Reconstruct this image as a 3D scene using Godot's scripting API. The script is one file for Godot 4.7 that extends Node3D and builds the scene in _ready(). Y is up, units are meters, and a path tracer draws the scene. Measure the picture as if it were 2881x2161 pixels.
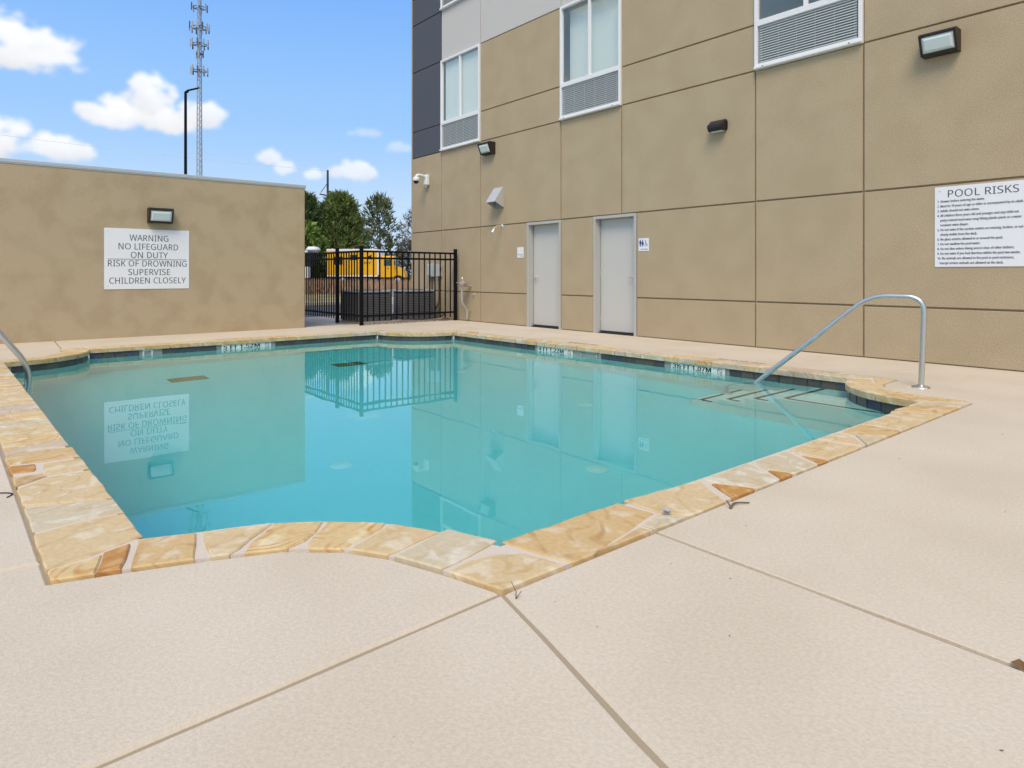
extends Node3D
# A hotel courtyard pool. World axes: the hotel wall is the plane x = 8.65, the plant room wall the plane z = -12.4,
# the deck is y = 0, the water y = -0.12.

const WALL_X := 8.65
const ROOM_Z := -12.4
const WATER := -0.12

var rng := RandomNumberGenerator.new()
var M := {}
var taken := {}


# ---------- naming ----------
func numbered(called: String) -> String:
	if not taken.has(called):
		taken[called] = 0
		return called
	taken[called] += 1
	return "%s_%03d" % [called, taken[called]]


func tag(o: Node3D, label: String, category: String, group := "") -> Node3D:
	o.set_meta("label", label)
	o.set_meta("category", category)
	if group != "":
		o.set_meta("group", group)
	return o


func thing(called: String, label: String, category: String, at := Vector3.ZERO, turn := 0.0, group := "") -> Node3D:
	var o := Node3D.new()
	o.name = numbered(called)
	add_child(o)
	o.position = at
	o.rotation.y = turn
	return tag(o, label, category, group)


func structure(called: String) -> Node3D:
	var o := Node3D.new()
	o.name = numbered(called)
	o.set_meta("kind", "structure")
	add_child(o)
	return o


func put(mesh: Mesh, called: String, mat: Material, parent: Node, at := Vector3.ZERO) -> MeshInstance3D:
	var o := MeshInstance3D.new()
	o.mesh = mesh
	o.material_override = mat
	if parent == self:
		o.name = numbered(called)
		add_child(o)
	else:
		o.name = called
		parent.add_child(o, true)
	o.position = at
	return o


func build(st: SurfaceTool, called: String, mat: Material, parent: Node, at := Vector3.ZERO) -> MeshInstance3D:
	st.generate_normals()
	return put(st.commit(), called, mat, parent, at)


# ---------- geometry ----------
func start(smooth := -1) -> SurfaceTool:
	var st := SurfaceTool.new()
	st.begin(Mesh.PRIMITIVE_TRIANGLES)
	st.set_smooth_group(smooth)
	return st


func tri(st: SurfaceTool, a: Vector3, b: Vector3, c: Vector3, n: Vector3, uv := Transform2D()) -> void:
	var order := [a, b, c] if (c - a).cross(b - a).dot(n) >= 0.0 else [a, c, b]
	for v: Vector3 in order:
		st.set_uv(uv * Vector2(v.x + v.y * 0.9, v.z + v.y * 0.7))
		st.add_vertex(v)


func quad(st: SurfaceTool, a: Vector3, b: Vector3, c: Vector3, d: Vector3, n: Vector3, uv := Transform2D()) -> void:
	tri(st, a, b, c, n, uv)
	tri(st, a, c, d, n, uv)


func box(st: SurfaceTool, c: Vector3, s: Vector3, b := 0.0) -> void:
	# a box with its twelve edges chamfered by b
	var h := s / 2.0
	if b <= 0.0:
		for k in 3:
			var i := (k + 1) % 3
			var j := (k + 2) % 3
			for sg: float in [-1.0, 1.0]:
				var n := Vector3.ZERO
				n[k] = sg
				var p: Array[Vector3] = []
				for q: Vector2 in [Vector2(-1, -1), Vector2(1, -1), Vector2(1, 1), Vector2(-1, 1)]:
					var v := Vector3.ZERO
					v[k] = sg * h[k]
					v[i] = q.x * h[i]
					v[j] = q.y * h[j]
					p.append(c + v)
				quad(st, p[0], p[1], p[2], p[3], n)
		return
	var corner := func(sx: float, sy: float, sz: float, face: int) -> Vector3:
		var v := Vector3(sx * (h.x - b), sy * (h.y - b), sz * (h.z - b))
		v[face] += [sx, sy, sz][face] * b
		return c + v
	for k in 3:
		var i := (k + 1) % 3
		var j := (k + 2) % 3
		for sg: float in [-1.0, 1.0]:
			var n := Vector3.ZERO
			n[k] = sg
			var p: Array[Vector3] = []
			for q: Vector2 in [Vector2(-1, -1), Vector2(1, -1), Vector2(1, 1), Vector2(-1, 1)]:
				var g := [0.0, 0.0, 0.0]
				g[k] = sg
				g[i] = q.x
				g[j] = q.y
				p.append(corner.call(g[0], g[1], g[2], k))
			quad(st, p[0], p[1], p[2], p[3], n)
			for sh: float in [-1.0, 1.0]:
				# edge between face k (sign sg) and face i (sign sh)
				var e: Array[Vector3] = []
				for t: float in [-1.0, 1.0]:
					var g := [0.0, 0.0, 0.0]
					g[k] = sg
					g[i] = sh
					g[j] = t
					e.append(corner.call(g[0], g[1], g[2], k))
					e.append(corner.call(g[0], g[1], g[2], i))
				var m := n
				m[i] = sh
				quad(st, e[0], e[1], e[3], e[2], m)
	for sx: float in [-1.0, 1.0]:
		for sy: float in [-1.0, 1.0]:
			for sz: float in [-1.0, 1.0]:
				tri(st, corner.call(sx, sy, sz, 0), corner.call(sx, sy, sz, 1), corner.call(sx, sy, sz, 2), Vector3(sx, sy, sz))


func block(called: String, mat: Material, parent: Node, c: Vector3, s: Vector3, b := 0.0) -> MeshInstance3D:
	var st := start()
	box(st, Vector3.ZERO, s, b)
	return build(st, called, mat, parent, c)


func tube(st: SurfaceTool, pts: PackedVector3Array, r0: float, r1 := -1.0, sides := 10, caps := true) -> void:
	if r1 < 0.0:
		r1 = r0
	var rings: Array[PackedVector3Array] = []
	var n := pts.size()
	var side := Vector3.ZERO
	for i in n:
		var d := (pts[mini(i + 1, n - 1)] - pts[maxi(i - 1, 0)]).normalized()
		if i == 0:
			side = d.cross(Vector3.UP if absf(d.y) < 0.9 else Vector3.RIGHT).normalized()
		else:
			side = (side - d * side.dot(d)).normalized()
		var up := side.cross(d)
		var ring := PackedVector3Array()
		var r := lerpf(r0, r1, float(i) / maxi(n - 1, 1))
		for k in sides:
			var a := TAU * k / sides
			ring.append(pts[i] + (side * cos(a) + up * sin(a)) * r)
		rings.append(ring)
	for i in n - 1:
		for k in sides:
			var l := (k + 1) % sides
			var mid := (rings[i][k] + rings[i + 1][l]) / 2.0 - (pts[i] + pts[i + 1]) / 2.0
			quad(st, rings[i][k], rings[i][l], rings[i + 1][l], rings[i + 1][k], mid)
	if caps:
		st.set_smooth_group(-1)
		for e: int in [0, n - 1]:
			var out := pts[e] - pts[1 if e == 0 else n - 2]
			for k in range(1, sides - 1):
				tri(st, rings[e][0], rings[e][k], rings[e][k + 1], out)
		st.set_smooth_group(0)


func lathe(st: SurfaceTool, profile: PackedVector2Array, sides := 20, c := Vector3.ZERO) -> void:
	# profile of (radius, height), turned round the y axis
	for i in profile.size() - 1:
		var p := profile[i]
		var q := profile[i + 1]
		for k in sides:
			var a := TAU * k / sides
			var b := TAU * (k + 1) / sides
			var u := Vector3(cos(a), 0, sin(a))
			var v := Vector3(cos(b), 0, sin(b))
			var n := (u + v).normalized() * (q.y - p.y) + Vector3.UP * (p.x - q.x)
			quad(st, c + u * p.x + Vector3.UP * p.y, c + v * p.x + Vector3.UP * p.y, c + v * q.x + Vector3.UP * q.y, c + u * q.x + Vector3.UP * q.y, n)


func rounded(pts: PackedVector3Array, r: float, steps := 6) -> PackedVector3Array:
	# a polyline with its corners rounded
	var out := PackedVector3Array([pts[0]])
	for i in range(1, pts.size() - 1):
		var a := pts[i] + (pts[i - 1] - pts[i]).limit_length(r)
		var b := pts[i] + (pts[i + 1] - pts[i]).limit_length(r)
		for k in steps + 1:
			var t := float(k) / steps
			out.append(a.lerp(pts[i], t).lerp(pts[i].lerp(b, t), t))
	out.append(pts[-1])
	return out


func inset(poly: PackedVector2Array, d: float) -> PackedVector2Array:
	# every corner moved inwards by d along its mitre
	var out := PackedVector2Array()
	var n := poly.size()
	var sg := winding(poly)
	for i in n:
		var e := (poly[i] - poly[i - 1]).normalized()
		var f := (poly[(i + 1) % n] - poly[i]).normalized()
		var m := (Vector2(-e.y, e.x) + Vector2(-f.y, f.x))
		m = m / maxf(m.length_squared() / 2.0, 0.35)
		out.append(poly[i] + m * d * sg)
	return out


func winding(poly: PackedVector2Array) -> float:
	var a := 0.0
	for i in poly.size():
		a += poly[i - 1].cross(poly[i])
	return signf(a)


func slab(st: SurfaceTool, poly: PackedVector2Array, y0: float, y1: float, bevel := 0.0, uv := Transform2D(), bottom := false) -> void:
	# a flat plate with outline poly (x, z) between y0 and y1
	var top := inset(poly, bevel) if bevel > 0.0 else poly
	var t := Geometry2D.triangulate_polygon(top)
	while t.is_empty() and bevel > 0.0:
		bevel = bevel * 0.6 if bevel > 0.001 else 0.0
		top = inset(poly, bevel) if bevel > 0.0 else poly
		t = Geometry2D.triangulate_polygon(top)
	if t.is_empty():
		print("not triangulated, ", poly.size(), " corners")
	for i in range(0, t.size(), 3):
		var p: Array[Vector3] = []
		for k in 3:
			p.append(Vector3(top[t[i + k]].x, y1, top[t[i + k]].y))
		tri(st, p[0], p[1], p[2], Vector3.UP, uv)
		if bottom:
			tri(st, p[0] + Vector3(0, y0 - y1, 0), p[1] + Vector3(0, y0 - y1, 0), p[2] + Vector3(0, y0 - y1, 0), Vector3.DOWN, uv)
	var n := poly.size()
	var sg := winding(poly)
	for i in n:
		var j := (i + 1) % n
		var e := poly[j] - poly[i]
		var out := Vector3(e.y, 0, -e.x) * sg
		var a := Vector3(poly[i].x, y1 - bevel, poly[i].y)
		var b := Vector3(poly[j].x, y1 - bevel, poly[j].y)
		quad(st, Vector3(a.x, y0, a.z), Vector3(b.x, y0, b.z), b, a, out, uv)
		if bevel > 0.0:
			quad(st, a, b, Vector3(top[j].x, y1, top[j].y), Vector3(top[i].x, y1, top[i].y), out.normalized() + Vector3.UP, uv)


func profile(st: SurfaceTool, poly: PackedVector2Array, x0: float, x1: float) -> void:
	# outline poly of (z, y), drawn out along x
	var t := Geometry2D.triangulate_polygon(poly)
	for x: float in [x0, x1]:
		for i in range(0, t.size(), 3):
			tri(st, Vector3(x, poly[t[i]].y, poly[t[i]].x), Vector3(x, poly[t[i + 1]].y, poly[t[i + 1]].x), Vector3(x, poly[t[i + 2]].y, poly[t[i + 2]].x), Vector3(x - (x0 + x1) / 2.0, 0, 0))
	var c := Vector2.ZERO
	for p in poly:
		c += p / poly.size()
	for i in poly.size():
		var a := poly[i]
		var b := poly[(i + 1) % poly.size()]
		var m := (a + b) / 2.0 - c
		var e := (b - a).orthogonal()
		if e.dot(m) < 0.0:
			e = -e
		quad(st, Vector3(x0, a.y, a.x), Vector3(x1, a.y, a.x), Vector3(x1, b.y, b.x), Vector3(x0, b.y, b.x), Vector3(0, e.y, e.x))


func pts3(a: Array) -> PackedVector3Array:
	var out := PackedVector3Array()
	for i in range(0, a.size(), 3):
		out.append(Vector3(a[i], a[i + 1], a[i + 2]))
	return out


func pts2(a: Array) -> PackedVector2Array:
	var out := PackedVector2Array()
	for i in range(0, a.size(), 2):
		out.append(Vector2(a[i], a[i + 1]))
	return out


func words(text: String, cap: float, mat: Material, parent: Node, at: Vector3, align := 0, width := 0.0, called := "lettering", bold := false) -> MeshInstance3D:
	# raised lettering in the x-y plane, facing +z; cap is the height of a capital, width squeezes it to fit
	var t := TextMesh.new()
	var f := SystemFont.new()
	f.font_names = PackedStringArray(["Droid Sans"])
	t.font = f
	t.text = text
	t.font_size = 64
	t.pixel_size = cap / 0.714 / 64.0
	t.depth = 0.0016
	t.curve_step = 4.0
	t.horizontal_alignment = HORIZONTAL_ALIGNMENT_LEFT if align < 0 else (HORIZONTAL_ALIGNMENT_CENTER if align == 0 else HORIZONTAL_ALIGNMENT_RIGHT)
	t.vertical_alignment = VERTICAL_ALIGNMENT_CENTER
	var o := put(t, called, mat, parent, at)
	if width > 0.0:
		o.scale.x = width / t.get_aabb().size.x
	if bold:
		for k in 2:
			var twin := put(t, called, mat, parent, at + Vector3(cap * (0.07 - 0.14 * k), 0, 0.0002 + 0.0002 * k))
			twin.scale = o.scale
	return o


# ---------- materials ----------
func lin(r: float, g: float, b: float) -> Color:
	return Color(r, g, b).linear_to_srgb()


func flat(called: String, c: Color, rough := 0.6, metal := 0.0) -> StandardMaterial3D:
	var m := StandardMaterial3D.new()
	m.resource_name = called
	m.albedo_color = c
	m.roughness = rough
	m.metallic = metal
	M[called] = m
	return m


func noise(freq: float, kind := FastNoiseLite.TYPE_SIMPLEX_SMOOTH, octaves := 4, seed_ := 1) -> FastNoiseLite:
	var n := FastNoiseLite.new()
	n.noise_type = kind
	n.frequency = freq
	n.fractal_octaves = octaves
	n.seed = seed_
	return n


func ramp_texture(n: FastNoiseLite, stops: Array, size := 512) -> NoiseTexture2D:
	var t := NoiseTexture2D.new()
	t.width = size
	t.height = size
	t.seamless = true
	t.noise = n
	var g := Gradient.new()
	var off := PackedFloat32Array()
	var col := PackedColorArray()
	for s: Array in stops:
		off.append(s[0])
		col.append(s[1])
	g.offsets = off
	g.colors = col
	t.color_ramp = g
	return t


func height_texture(n: FastNoiseLite, size := 512) -> NoiseTexture2D:
	var t := NoiseTexture2D.new()
	t.width = size
	t.height = size
	t.seamless = true
	t.noise = n
	return t


func grainy(called: String, stops: Array, fine: float, per_metre: float, rough: float, relief: float, coarse := [], coarse_scale := 0.3, seed_ := 1) -> StandardMaterial3D:
	# fine grain that repeats every 1/per_metre metres, under broad patches that multiply it
	var m := StandardMaterial3D.new()
	m.resource_name = called
	m.albedo_texture = ramp_texture(noise(fine, FastNoiseLite.TYPE_SIMPLEX_SMOOTH, 5, seed_), stops)
	m.roughness = rough
	m.uv1_triplanar = true
	m.uv1_world_triplanar = true
	m.uv1_scale = Vector3.ONE * per_metre
	if relief > 0.0:
		m.heightmap_enabled = true
		m.heightmap_texture = height_texture(noise(fine * 2.0, FastNoiseLite.TYPE_SIMPLEX_SMOOTH, 4, seed_ + 5))
		m.heightmap_scale = relief
	if coarse:
		m.detail_enabled = true
		m.detail_blend_mode = BaseMaterial3D.BLEND_MODE_MUL
		m.detail_uv_layer = BaseMaterial3D.DETAIL_UV_2
		m.detail_albedo = ramp_texture(noise(0.012, FastNoiseLite.TYPE_SIMPLEX_SMOOTH, 5, seed_ + 9), coarse)
		m.uv2_triplanar = true
		m.uv2_world_triplanar = true
		m.uv2_scale = Vector3.ONE * coarse_scale
	M[called] = m
	return m


func stone_texture(k: int) -> ImageTexture:
	# sandstone: warped layers of buff, ochre and rust
	var base: Array = [[0.60, 0.45, 0.25], [0.58, 0.40, 0.19], [0.56, 0.47, 0.32], [0.48, 0.24, 0.065], [0.62, 0.45, 0.22], [0.55, 0.43, 0.30]][k]
	var vein: Array = [[0.50, 0.34, 0.15], [0.44, 0.26, 0.10], [0.50, 0.39, 0.23], [0.36, 0.15, 0.035], [0.50, 0.24, 0.06], [0.46, 0.33, 0.19]][k]
	var pale: Array = [[0.66, 0.55, 0.38], [0.64, 0.50, 0.32], [0.64, 0.58, 0.46], [0.56, 0.33, 0.13], [0.70, 0.58, 0.36], [0.62, 0.53, 0.42]][k]
	var warp := noise(0.008, FastNoiseLite.TYPE_SIMPLEX_SMOOTH, 2, 30 + k)
	var fine := noise(0.09, FastNoiseLite.TYPE_SIMPLEX_SMOOTH, 3, 50 + k)
	var patch := noise(0.016, FastNoiseLite.TYPE_SIMPLEX_SMOOTH, 3, 70 + k)
	var bands: float = [3.0, 4.0, 3.0, 5.0, 9.0, 3.0][k]
	var cut: float = [0.55, 0.35, 0.6, 0.3, 0.15, 0.5][k]
	var n := 256
	var im := Image.create(n, n, false, Image.FORMAT_RGB8)
	for y in n:
		for x in n:
			var w := warp.get_noise_2d(x * 0.55, y)
			var s := sin((y / float(n) * 2.0 + w * 1.1) * bands * PI)
			var v := smoothstep(cut, 1.0, s) * clampf(0.42 + 0.9 * patch.get_noise_2d(y * 0.8, x * 0.8) + 0.25 * fine.get_noise_2d(x * 0.4, y * 1.6), 0.0, 1.0)
			var p := smoothstep(0.05, 0.5, patch.get_noise_2d(x, y))
			var g := 1.0 + 0.10 * fine.get_noise_2d(x, y)
			var c := Color(lerpf(lerpf(base[0], pale[0], p), vein[0], v) * g, lerpf(lerpf(base[1], pale[1], p), vein[1], v) * g, lerpf(lerpf(base[2], pale[2], p), vein[2], v) * g)
			im.set_pixel(x, y, c.clamp().linear_to_srgb())
	return ImageTexture.create_from_image(im)
const NEAR_STONES := [
	[4, [0.226, -2.696, 0.229, -2.782, 0.348, -2.800, 0.388, -2.817, 0.335, -2.626, 0.245, -2.656]],
	[3, [0.393, -2.821, 0.485, -2.854, 0.475, -2.813, 0.411, -2.613, 0.339, -2.626]],
	[1, [0.518, -2.877, 0.707, -2.805, 0.679, -2.696, 0.634, -2.547, 0.527, -2.574, 0.442, -2.605, 0.467, -2.701]],
	[0, [0.226, -3.208, 0.383, -3.249, 0.527, -3.237, 0.530, -2.899, 0.498, -2.897, 0.352, -2.830, 0.224, -2.799]],
	[2, [0.208, -3.595, 0.327, -3.549, 0.499, -3.477, 0.515, -3.425, 0.526, -3.262, 0.386, -3.277, 0.221, -3.246]],
	[0, [0.206, -3.927, 0.317, -4.055, 0.500, -4.064, 0.507, -3.845, 0.516, -3.510, 0.394, -3.544, 0.207, -3.640]],
	[3, [0.188, -4.435, 0.294, -4.397, 0.292, -4.284, 0.279, -4.239, 0.193, -4.270]],
	[0, [0.326, -4.355, 0.490, -4.366, 0.497, -4.119, 0.336, -4.117, 0.320, -4.148]],
	[1, [0.185, -4.156, 0.311, -4.155, 0.322, -4.096, 0.206, -3.991]],
	[1, [0.181, -4.667, 0.326, -4.719, 0.483, -4.675, 0.488, -4.426, 0.327, -4.430, 0.186, -4.488]],
	[0, [0.730, -2.791, 0.976, -2.715, 0.855, -2.611, 0.793, -2.547, 0.749, -2.522, 0.691, -2.540, 0.701, -2.643]],
	[4, [0.985, -2.707, 1.146, -2.598, 1.082, -2.517, 1.007, -2.456, 0.928, -2.429, 0.799, -2.506, 0.846, -2.577]],
	[4, [1.160, -2.593, 1.341, -2.418, 1.300, -2.380, 1.088, -2.290, 0.992, -2.370, 1.004, -2.417]],
	[0, [1.351, -2.394, 1.453, -2.197, 1.408, -2.186, 1.187, -2.135, 1.099, -2.268, 1.131, -2.288]],
	[2, [1.474, -2.183, 1.562, -1.972, 1.498, -1.957, 1.269, -1.909, 1.204, -2.108, 1.223, -2.120]],
	[0, [1.383, -1.902, 1.488, -1.884, 1.583, -1.817, 1.632, -1.673, 1.490, -1.664, 1.342, -1.657, 1.281, -1.878]],
	[1, [1.591, -1.938, 1.919, -1.930, 2.261, -1.934, 2.282, -1.773, 2.111, -1.735, 1.775, -1.662, 1.673, -1.671, 1.650, -1.707, 1.602, -1.891]],
	[1, [1.794, -1.657, 2.102, -1.706, 2.118, -1.670, 1.921, -1.659]],
	[2, [2.140, -1.721, 2.292, -1.743, 2.337, -1.668, 2.137, -1.677]],
	[0, [2.307, -1.932, 2.820, -1.911, 2.724, -1.782, 2.655, -1.670, 2.371, -1.673, 2.304, -1.781]],
	[3, [2.817, -1.835, 2.907, -1.670, 2.715, -1.675]],
	[2, [2.849, -1.902, 3.276, -1.912, 3.216, -1.790, 3.133, -1.669, 2.930, -1.674, 2.851, -1.850]],
	[3, [3.238, -1.772, 3.273, -1.662, 3.159, -1.658]],
	[2, [3.311, -1.906, 3.676, -1.903, 3.607, -1.789, 3.537, -1.658, 3.309, -1.658, 3.259, -1.788]],
	[3, [3.659, -1.803, 3.681, -1.664, 3.574, -1.663]],
	[0, [3.707, -1.897, 4.075, -1.911, 4.102, -1.664, 3.929, -1.663, 3.712, -1.669, 3.699, -1.829]],
	[0, [4.126, -1.915, 4.350, -1.899, 4.354, -1.813, 4.160, -1.667, 4.130, -1.803]],
	[2, [4.378, -1.801, 4.449, -1.653, 4.194, -1.660]],
	[1, [4.412, -1.898, 4.717, -1.913, 4.727, -1.660, 4.511, -1.657, 4.403, -1.813]],
	[0, [4.756, -1.909, 5.165, -1.910, 5.160, -1.668, 4.975, -1.660, 4.781, -1.668]],
	[0, [5.236, -1.915, 5.375, -1.921, 5.487, -1.662, 5.215, -1.672]],
	[1, [5.432, -1.920, 5.786, -1.911, 5.899, -1.658, 5.553, -1.661]],
]


# ---------- sky ----------
func sky_image() -> Image:
	# clear air that pales towards the horizon, and fair-weather cumulus; azimuth in degrees from -z towards +x
	var w := 2048
	var h := 1024
	var im := Image.create(w, h, false, Image.FORMAT_RGBF)
	var cover := PackedFloat32Array()
	cover.resize(w * h)
	var lit := PackedFloat32Array()
	lit.resize(w * h)
	var puff := noise(0.42, FastNoiseLite.TYPE_SIMPLEX_SMOOTH, 5, 11)
	var clouds := [[4.3, 15.2, 2.6, 2.0, 1.0], [2.0, 15.6, 2.2, 2.4, 1.0], [11.6, 11.8, 4.3, 1.7, 1.0], [11.0, 13.3, 1.8, 1.9, 0.95], [8.2, 11.6, 2.2, 1.2, 0.95], [14.6, 12.2, 1.8, 1.4, 0.9], [5.2, 8.9, 2.4, 1.2, 0.95], [1.6, 9.4, 2.2, 1.9, 1.0], [19.4, 9.6, 1.5, 0.75, 0.75], [20.7, 8.6, 1.1, 0.8, 0.7], [23.1, 8.3, 0.9, 0.6, 0.7], [26.0, 8.6, 2.3, 1.1, 0.75], [27.3, 11.9, 1.4, 0.6, 0.35], [29.9, 10.7, 1.4, 0.6, 0.35]]
	var r := RandomNumberGenerator.new()
	r.seed = 5
	for i in 240:  # clouds out of view, cover thickened to whiten the water's reflection
		var az := r.randf_range(0.0, 360.0)
		var el := 5.0 + 70.0 * pow(r.randf(), 1.15)
		if el < 31.0 and (az < 40.0 or az > 352.0):
			continue
		var big := r.randf_range(2.5, 8.0)
		clouds.append([az, el, big * (1.0 + 0.8 * r.randf()) / maxf(cos(deg_to_rad(el)), 0.4), big * 0.5, r.randf_range(0.75, 1.0)])
	var per := w / 360.0
	for c: Array in clouds:
		var reach_x := int(c[2] * 1.5 * per) + 2
		var reach_y := int(c[3] * 1.7 * per) + 2
		var cx := int(c[0] / 360.0 * w)
		var cy := int((0.5 - c[1] / 180.0) * h)
		for y in range(maxi(cy - reach_y, 0), mini(cy + reach_y, h / 2)):
			var el := 90.0 - (y + 0.5) * 180.0 / h
			for x in range(cx - reach_x, cx + reach_x):
				var az := (x + 0.5) * 360.0 / w
				var u: float = (az - c[0]) / c[2]
				var v: float = (el - c[1]) / (c[3] if el > c[1] else c[3] * 0.72)
				var d := 1.0 - u * u - v * v
				if d < -1.6:
					continue
				var s := cos(deg_to_rad(el))
				var q := Vector3(az * s, el * 1.25, float(c[0]))
				var n := puff.get_noise_3d(q.x, q.y, q.z)
				var a: float = smoothstep(-0.05, 0.55, d * 0.85 + n * 0.95) * c[4]
				if a <= 0.0:
					continue
				var k := y * w + posmod(x, w)
				var shade := clampf(0.93 + 0.10 * v + 0.10 * puff.get_noise_3d(q.x * 0.7 + 40.0, q.y * 0.7, q.z), 0.74, 1.08)
				lit[k] = lerpf(lit[k], shade, a / maxf(a + cover[k] * (1.0 - a), 0.001))
				cover[k] = a + cover[k] * (1.0 - a)
	for y in h:
		var el := maxf(90.0 - (y + 0.5) * 180.0 / h, 0.0)
		var a := Vector3(0.60, 0.78, 1.0).lerp(Vector3(0.36, 0.62, 1.0), smoothstep(3.0, 13.0, el))
		a = a.lerp(Vector3(0.20, 0.455, 0.98), smoothstep(10.0, 26.0, el)).lerp(Vector3(0.15, 0.37, 0.86), smoothstep(30.0, 85.0, el))
		for x in w:
			var k := y * w + x
			var c := a.lerp(Vector3(0.97, 0.985, 1.02) * lit[k] * 1.04, cover[k])
			im.set_pixel(x, y, Color(c.x, c.y, c.z))
	return im


# ---------- the setting ----------
func ground_all() -> void:
	# one sheet to the horizon, open where the deck and the pool are
	var st := start()
	var y := -0.09
	var x0 := -10.0
	var x1 := 8.9
	var z0 := -12.9
	var z1 := 9.0
	var f := 900.0
	for q: Array in [[-f, f, -f, z0], [-f, f, z1, f], [-f, x0, z0, z1], [x1, f, z0, z1]]:
		quad(st, Vector3(q[0], y, q[2]), Vector3(q[1], y, q[2]), Vector3(q[1], y, q[3]), Vector3(q[0], y, q[3]), Vector3.UP)
	build(st, "ground", M.dry_ground, self).set_meta("kind", "structure")
	# the drive behind the fence with its kerb, a strip of dry turf and a bank of pine straw
	st = start()
	slab(st, pts2([-60, -22.3, 60, -22.3, 60, -15.9, -60, -15.9]), -0.2, -0.05)
	build(st, "road", M.asphalt, self).set_meta("kind", "structure")
	st = start()
	slab(st, pts2([-60, -22.5, 60, -22.5, 60, -22.3, -60, -22.3]), -0.2, 0.07, 0.02)
	build(st, "kerb", M.kerb, self).set_meta("kind", "structure")
	st = start()
	slab(st, pts2([5.14, -15.9, 8.9, -15.9, 8.9, -12.62, 5.14, -12.62]), -0.2, -0.03)
	build(st, "pavement", M.walk, self).set_meta("kind", "structure")
	st = start(0)
	var hill := noise(0.18, FastNoiseLite.TYPE_SIMPLEX_SMOOTH, 4, 21)
	var at := func(i: int, j: int) -> Vector3:
		var x := -30.0 + i * 1.0
		var z := -22.5 - j * 0.8
		var rise := 0.1 * smoothstep(0.0, 5.0, j * 0.8) + 0.20 * smoothstep(6.0, 20.0, j * 0.8)
		if j == 0:
			rise = -0.02
		return Vector3(x, rise + 0.07 * hill.get_noise_2d(x, z) * smoothstep(0.0, 4.0, j * 0.8), z)
	for i in 90:
		for j in 8:
			quad(st, at.call(i, j), at.call(i + 1, j), at.call(i + 1, j + 1), at.call(i, j + 1), Vector3.UP)
	build(st, "verge", M.verge, self).set_meta("kind", "structure")
	st = start(0)
	for i in 90:
		for j in range(8, 60):
			quad(st, at.call(i, j), at.call(i + 1, j), at.call(i + 1, j + 1), at.call(i, j + 1), Vector3.UP)
	build(st, "bank", M.straw, self).set_meta("kind", "structure")


# outlines of the pool, walked so that inner and outer coping edges match section by section (x, z)
func arc(c: Vector2, rx: float, rz: float, a0: float, a1: float, n := 12) -> PackedVector2Array:
	var out := PackedVector2Array()
	for i in n + 1:
		var a := deg_to_rad(lerpf(a0, a1, float(i) / n))
		out.append(c + Vector2(cos(a) * rx, sin(a) * rz))
	return out


var sections := []   # [inner polyline, outer polyline]


func outlines() -> void:
	# near side, right scallop, right side, far right scallop, far side, far left scallop, left side, near left scallop
	sections = [
		[pts2([1.583, -1.962, 5.93, -1.95]), pts2([1.35, -1.66, 6.24, -1.66])],
		[arc(Vector2(6.75, -1.95), 0.82, 0.87, 180, 270), PackedVector2Array([Vector2(6.24, -1.66)]) + arc(Vector2(6.76, -1.96), 0.52, 0.53, 180, 270) + PackedVector2Array([Vector2(7.06, -2.50)])],
		[pts2([6.75, -2.82, 6.68, -9.62]), pts2([7.06, -2.50, 6.98, -9.94])],
		[arc(Vector2(6.67, -10.60), 0.98, 0.98, 90, 180), PackedVector2Array([Vector2(6.98, -9.94)]) + arc(Vector2(6.67, -10.60), 0.67, 0.67, 90, 180) + PackedVector2Array([Vector2(6.0, -10.91)])],
		[pts2([5.69, -10.60, 1.32, -10.64]), pts2([6.0, -10.91, 1.0, -10.95])],
		[arc(Vector2(0.35, -10.66), 0.97, 0.96, 0, 90), PackedVector2Array([Vector2(1.0, -10.95)]) + arc(Vector2(0.35, -10.66), 0.66, 0.65, 0, 90) + PackedVector2Array([Vector2(0.04, -10.02)])],
		[pts2([0.36, -9.70, 0.54, -2.92]), pts2([0.04, -10.02, 0.222, -2.69])],
		[pts2([0.54, -2.92, 0.72, -2.85, 0.963, -2.775, 1.164, -2.644, 1.361, -2.457, 1.481, -2.229, 1.583, -1.962]), pts2([0.222, -2.69, 0.377, -2.645, 0.638, -2.557, 0.917, -2.447, 1.097, -2.289, 1.202, -2.119, 1.281, -1.9, 1.35, -1.66])],
	]


func ring(which: int) -> PackedVector2Array:
	var out := PackedVector2Array()
	for s: Array in sections:
		for p: Vector2 in s[which]:
			if out.is_empty() or out[-1].distance_to(p) > 0.01:
				out.append(p)
	if out[0].distance_to(out[-1]) < 0.01:
		out.remove_at(out.size() - 1)
	return out


func along(line: PackedVector2Array, t: float) -> Vector2:
	var total := 0.0
	for i in line.size() - 1:
		total += line[i].distance_to(line[i + 1])
	var left := clampf(t, 0.0, 1.0) * total
	for i in line.size() - 1:
		var d := line[i].distance_to(line[i + 1])
		if left <= d or i == line.size() - 2:
			return line[i].lerp(line[i + 1], left / maxf(d, 1e-6))
		left -= d
	return line[-1]


func strip(a: Vector2, b: Vector2, width: float, wander := true) -> PackedVector2Array:
	# wandering a little, as a joint tooled by hand does
	var n := (b - a).normalized().orthogonal()
	var count := maxi(int(a.distance_to(b) / 0.22), 1)
	var left := PackedVector2Array()
	var right := PackedVector2Array()
	for i in count + 1:
		var p := a.lerp(b, float(i) / count) + n * rng.randf_range(-0.0022, 0.0022)
		var half := width / 2.0 * (rng.randf_range(0.8, 1.15) if wander else 1.0)
		left.append(p + n * half)
		right.append(p - n * half)
	right.reverse()
	return left + right


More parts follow.
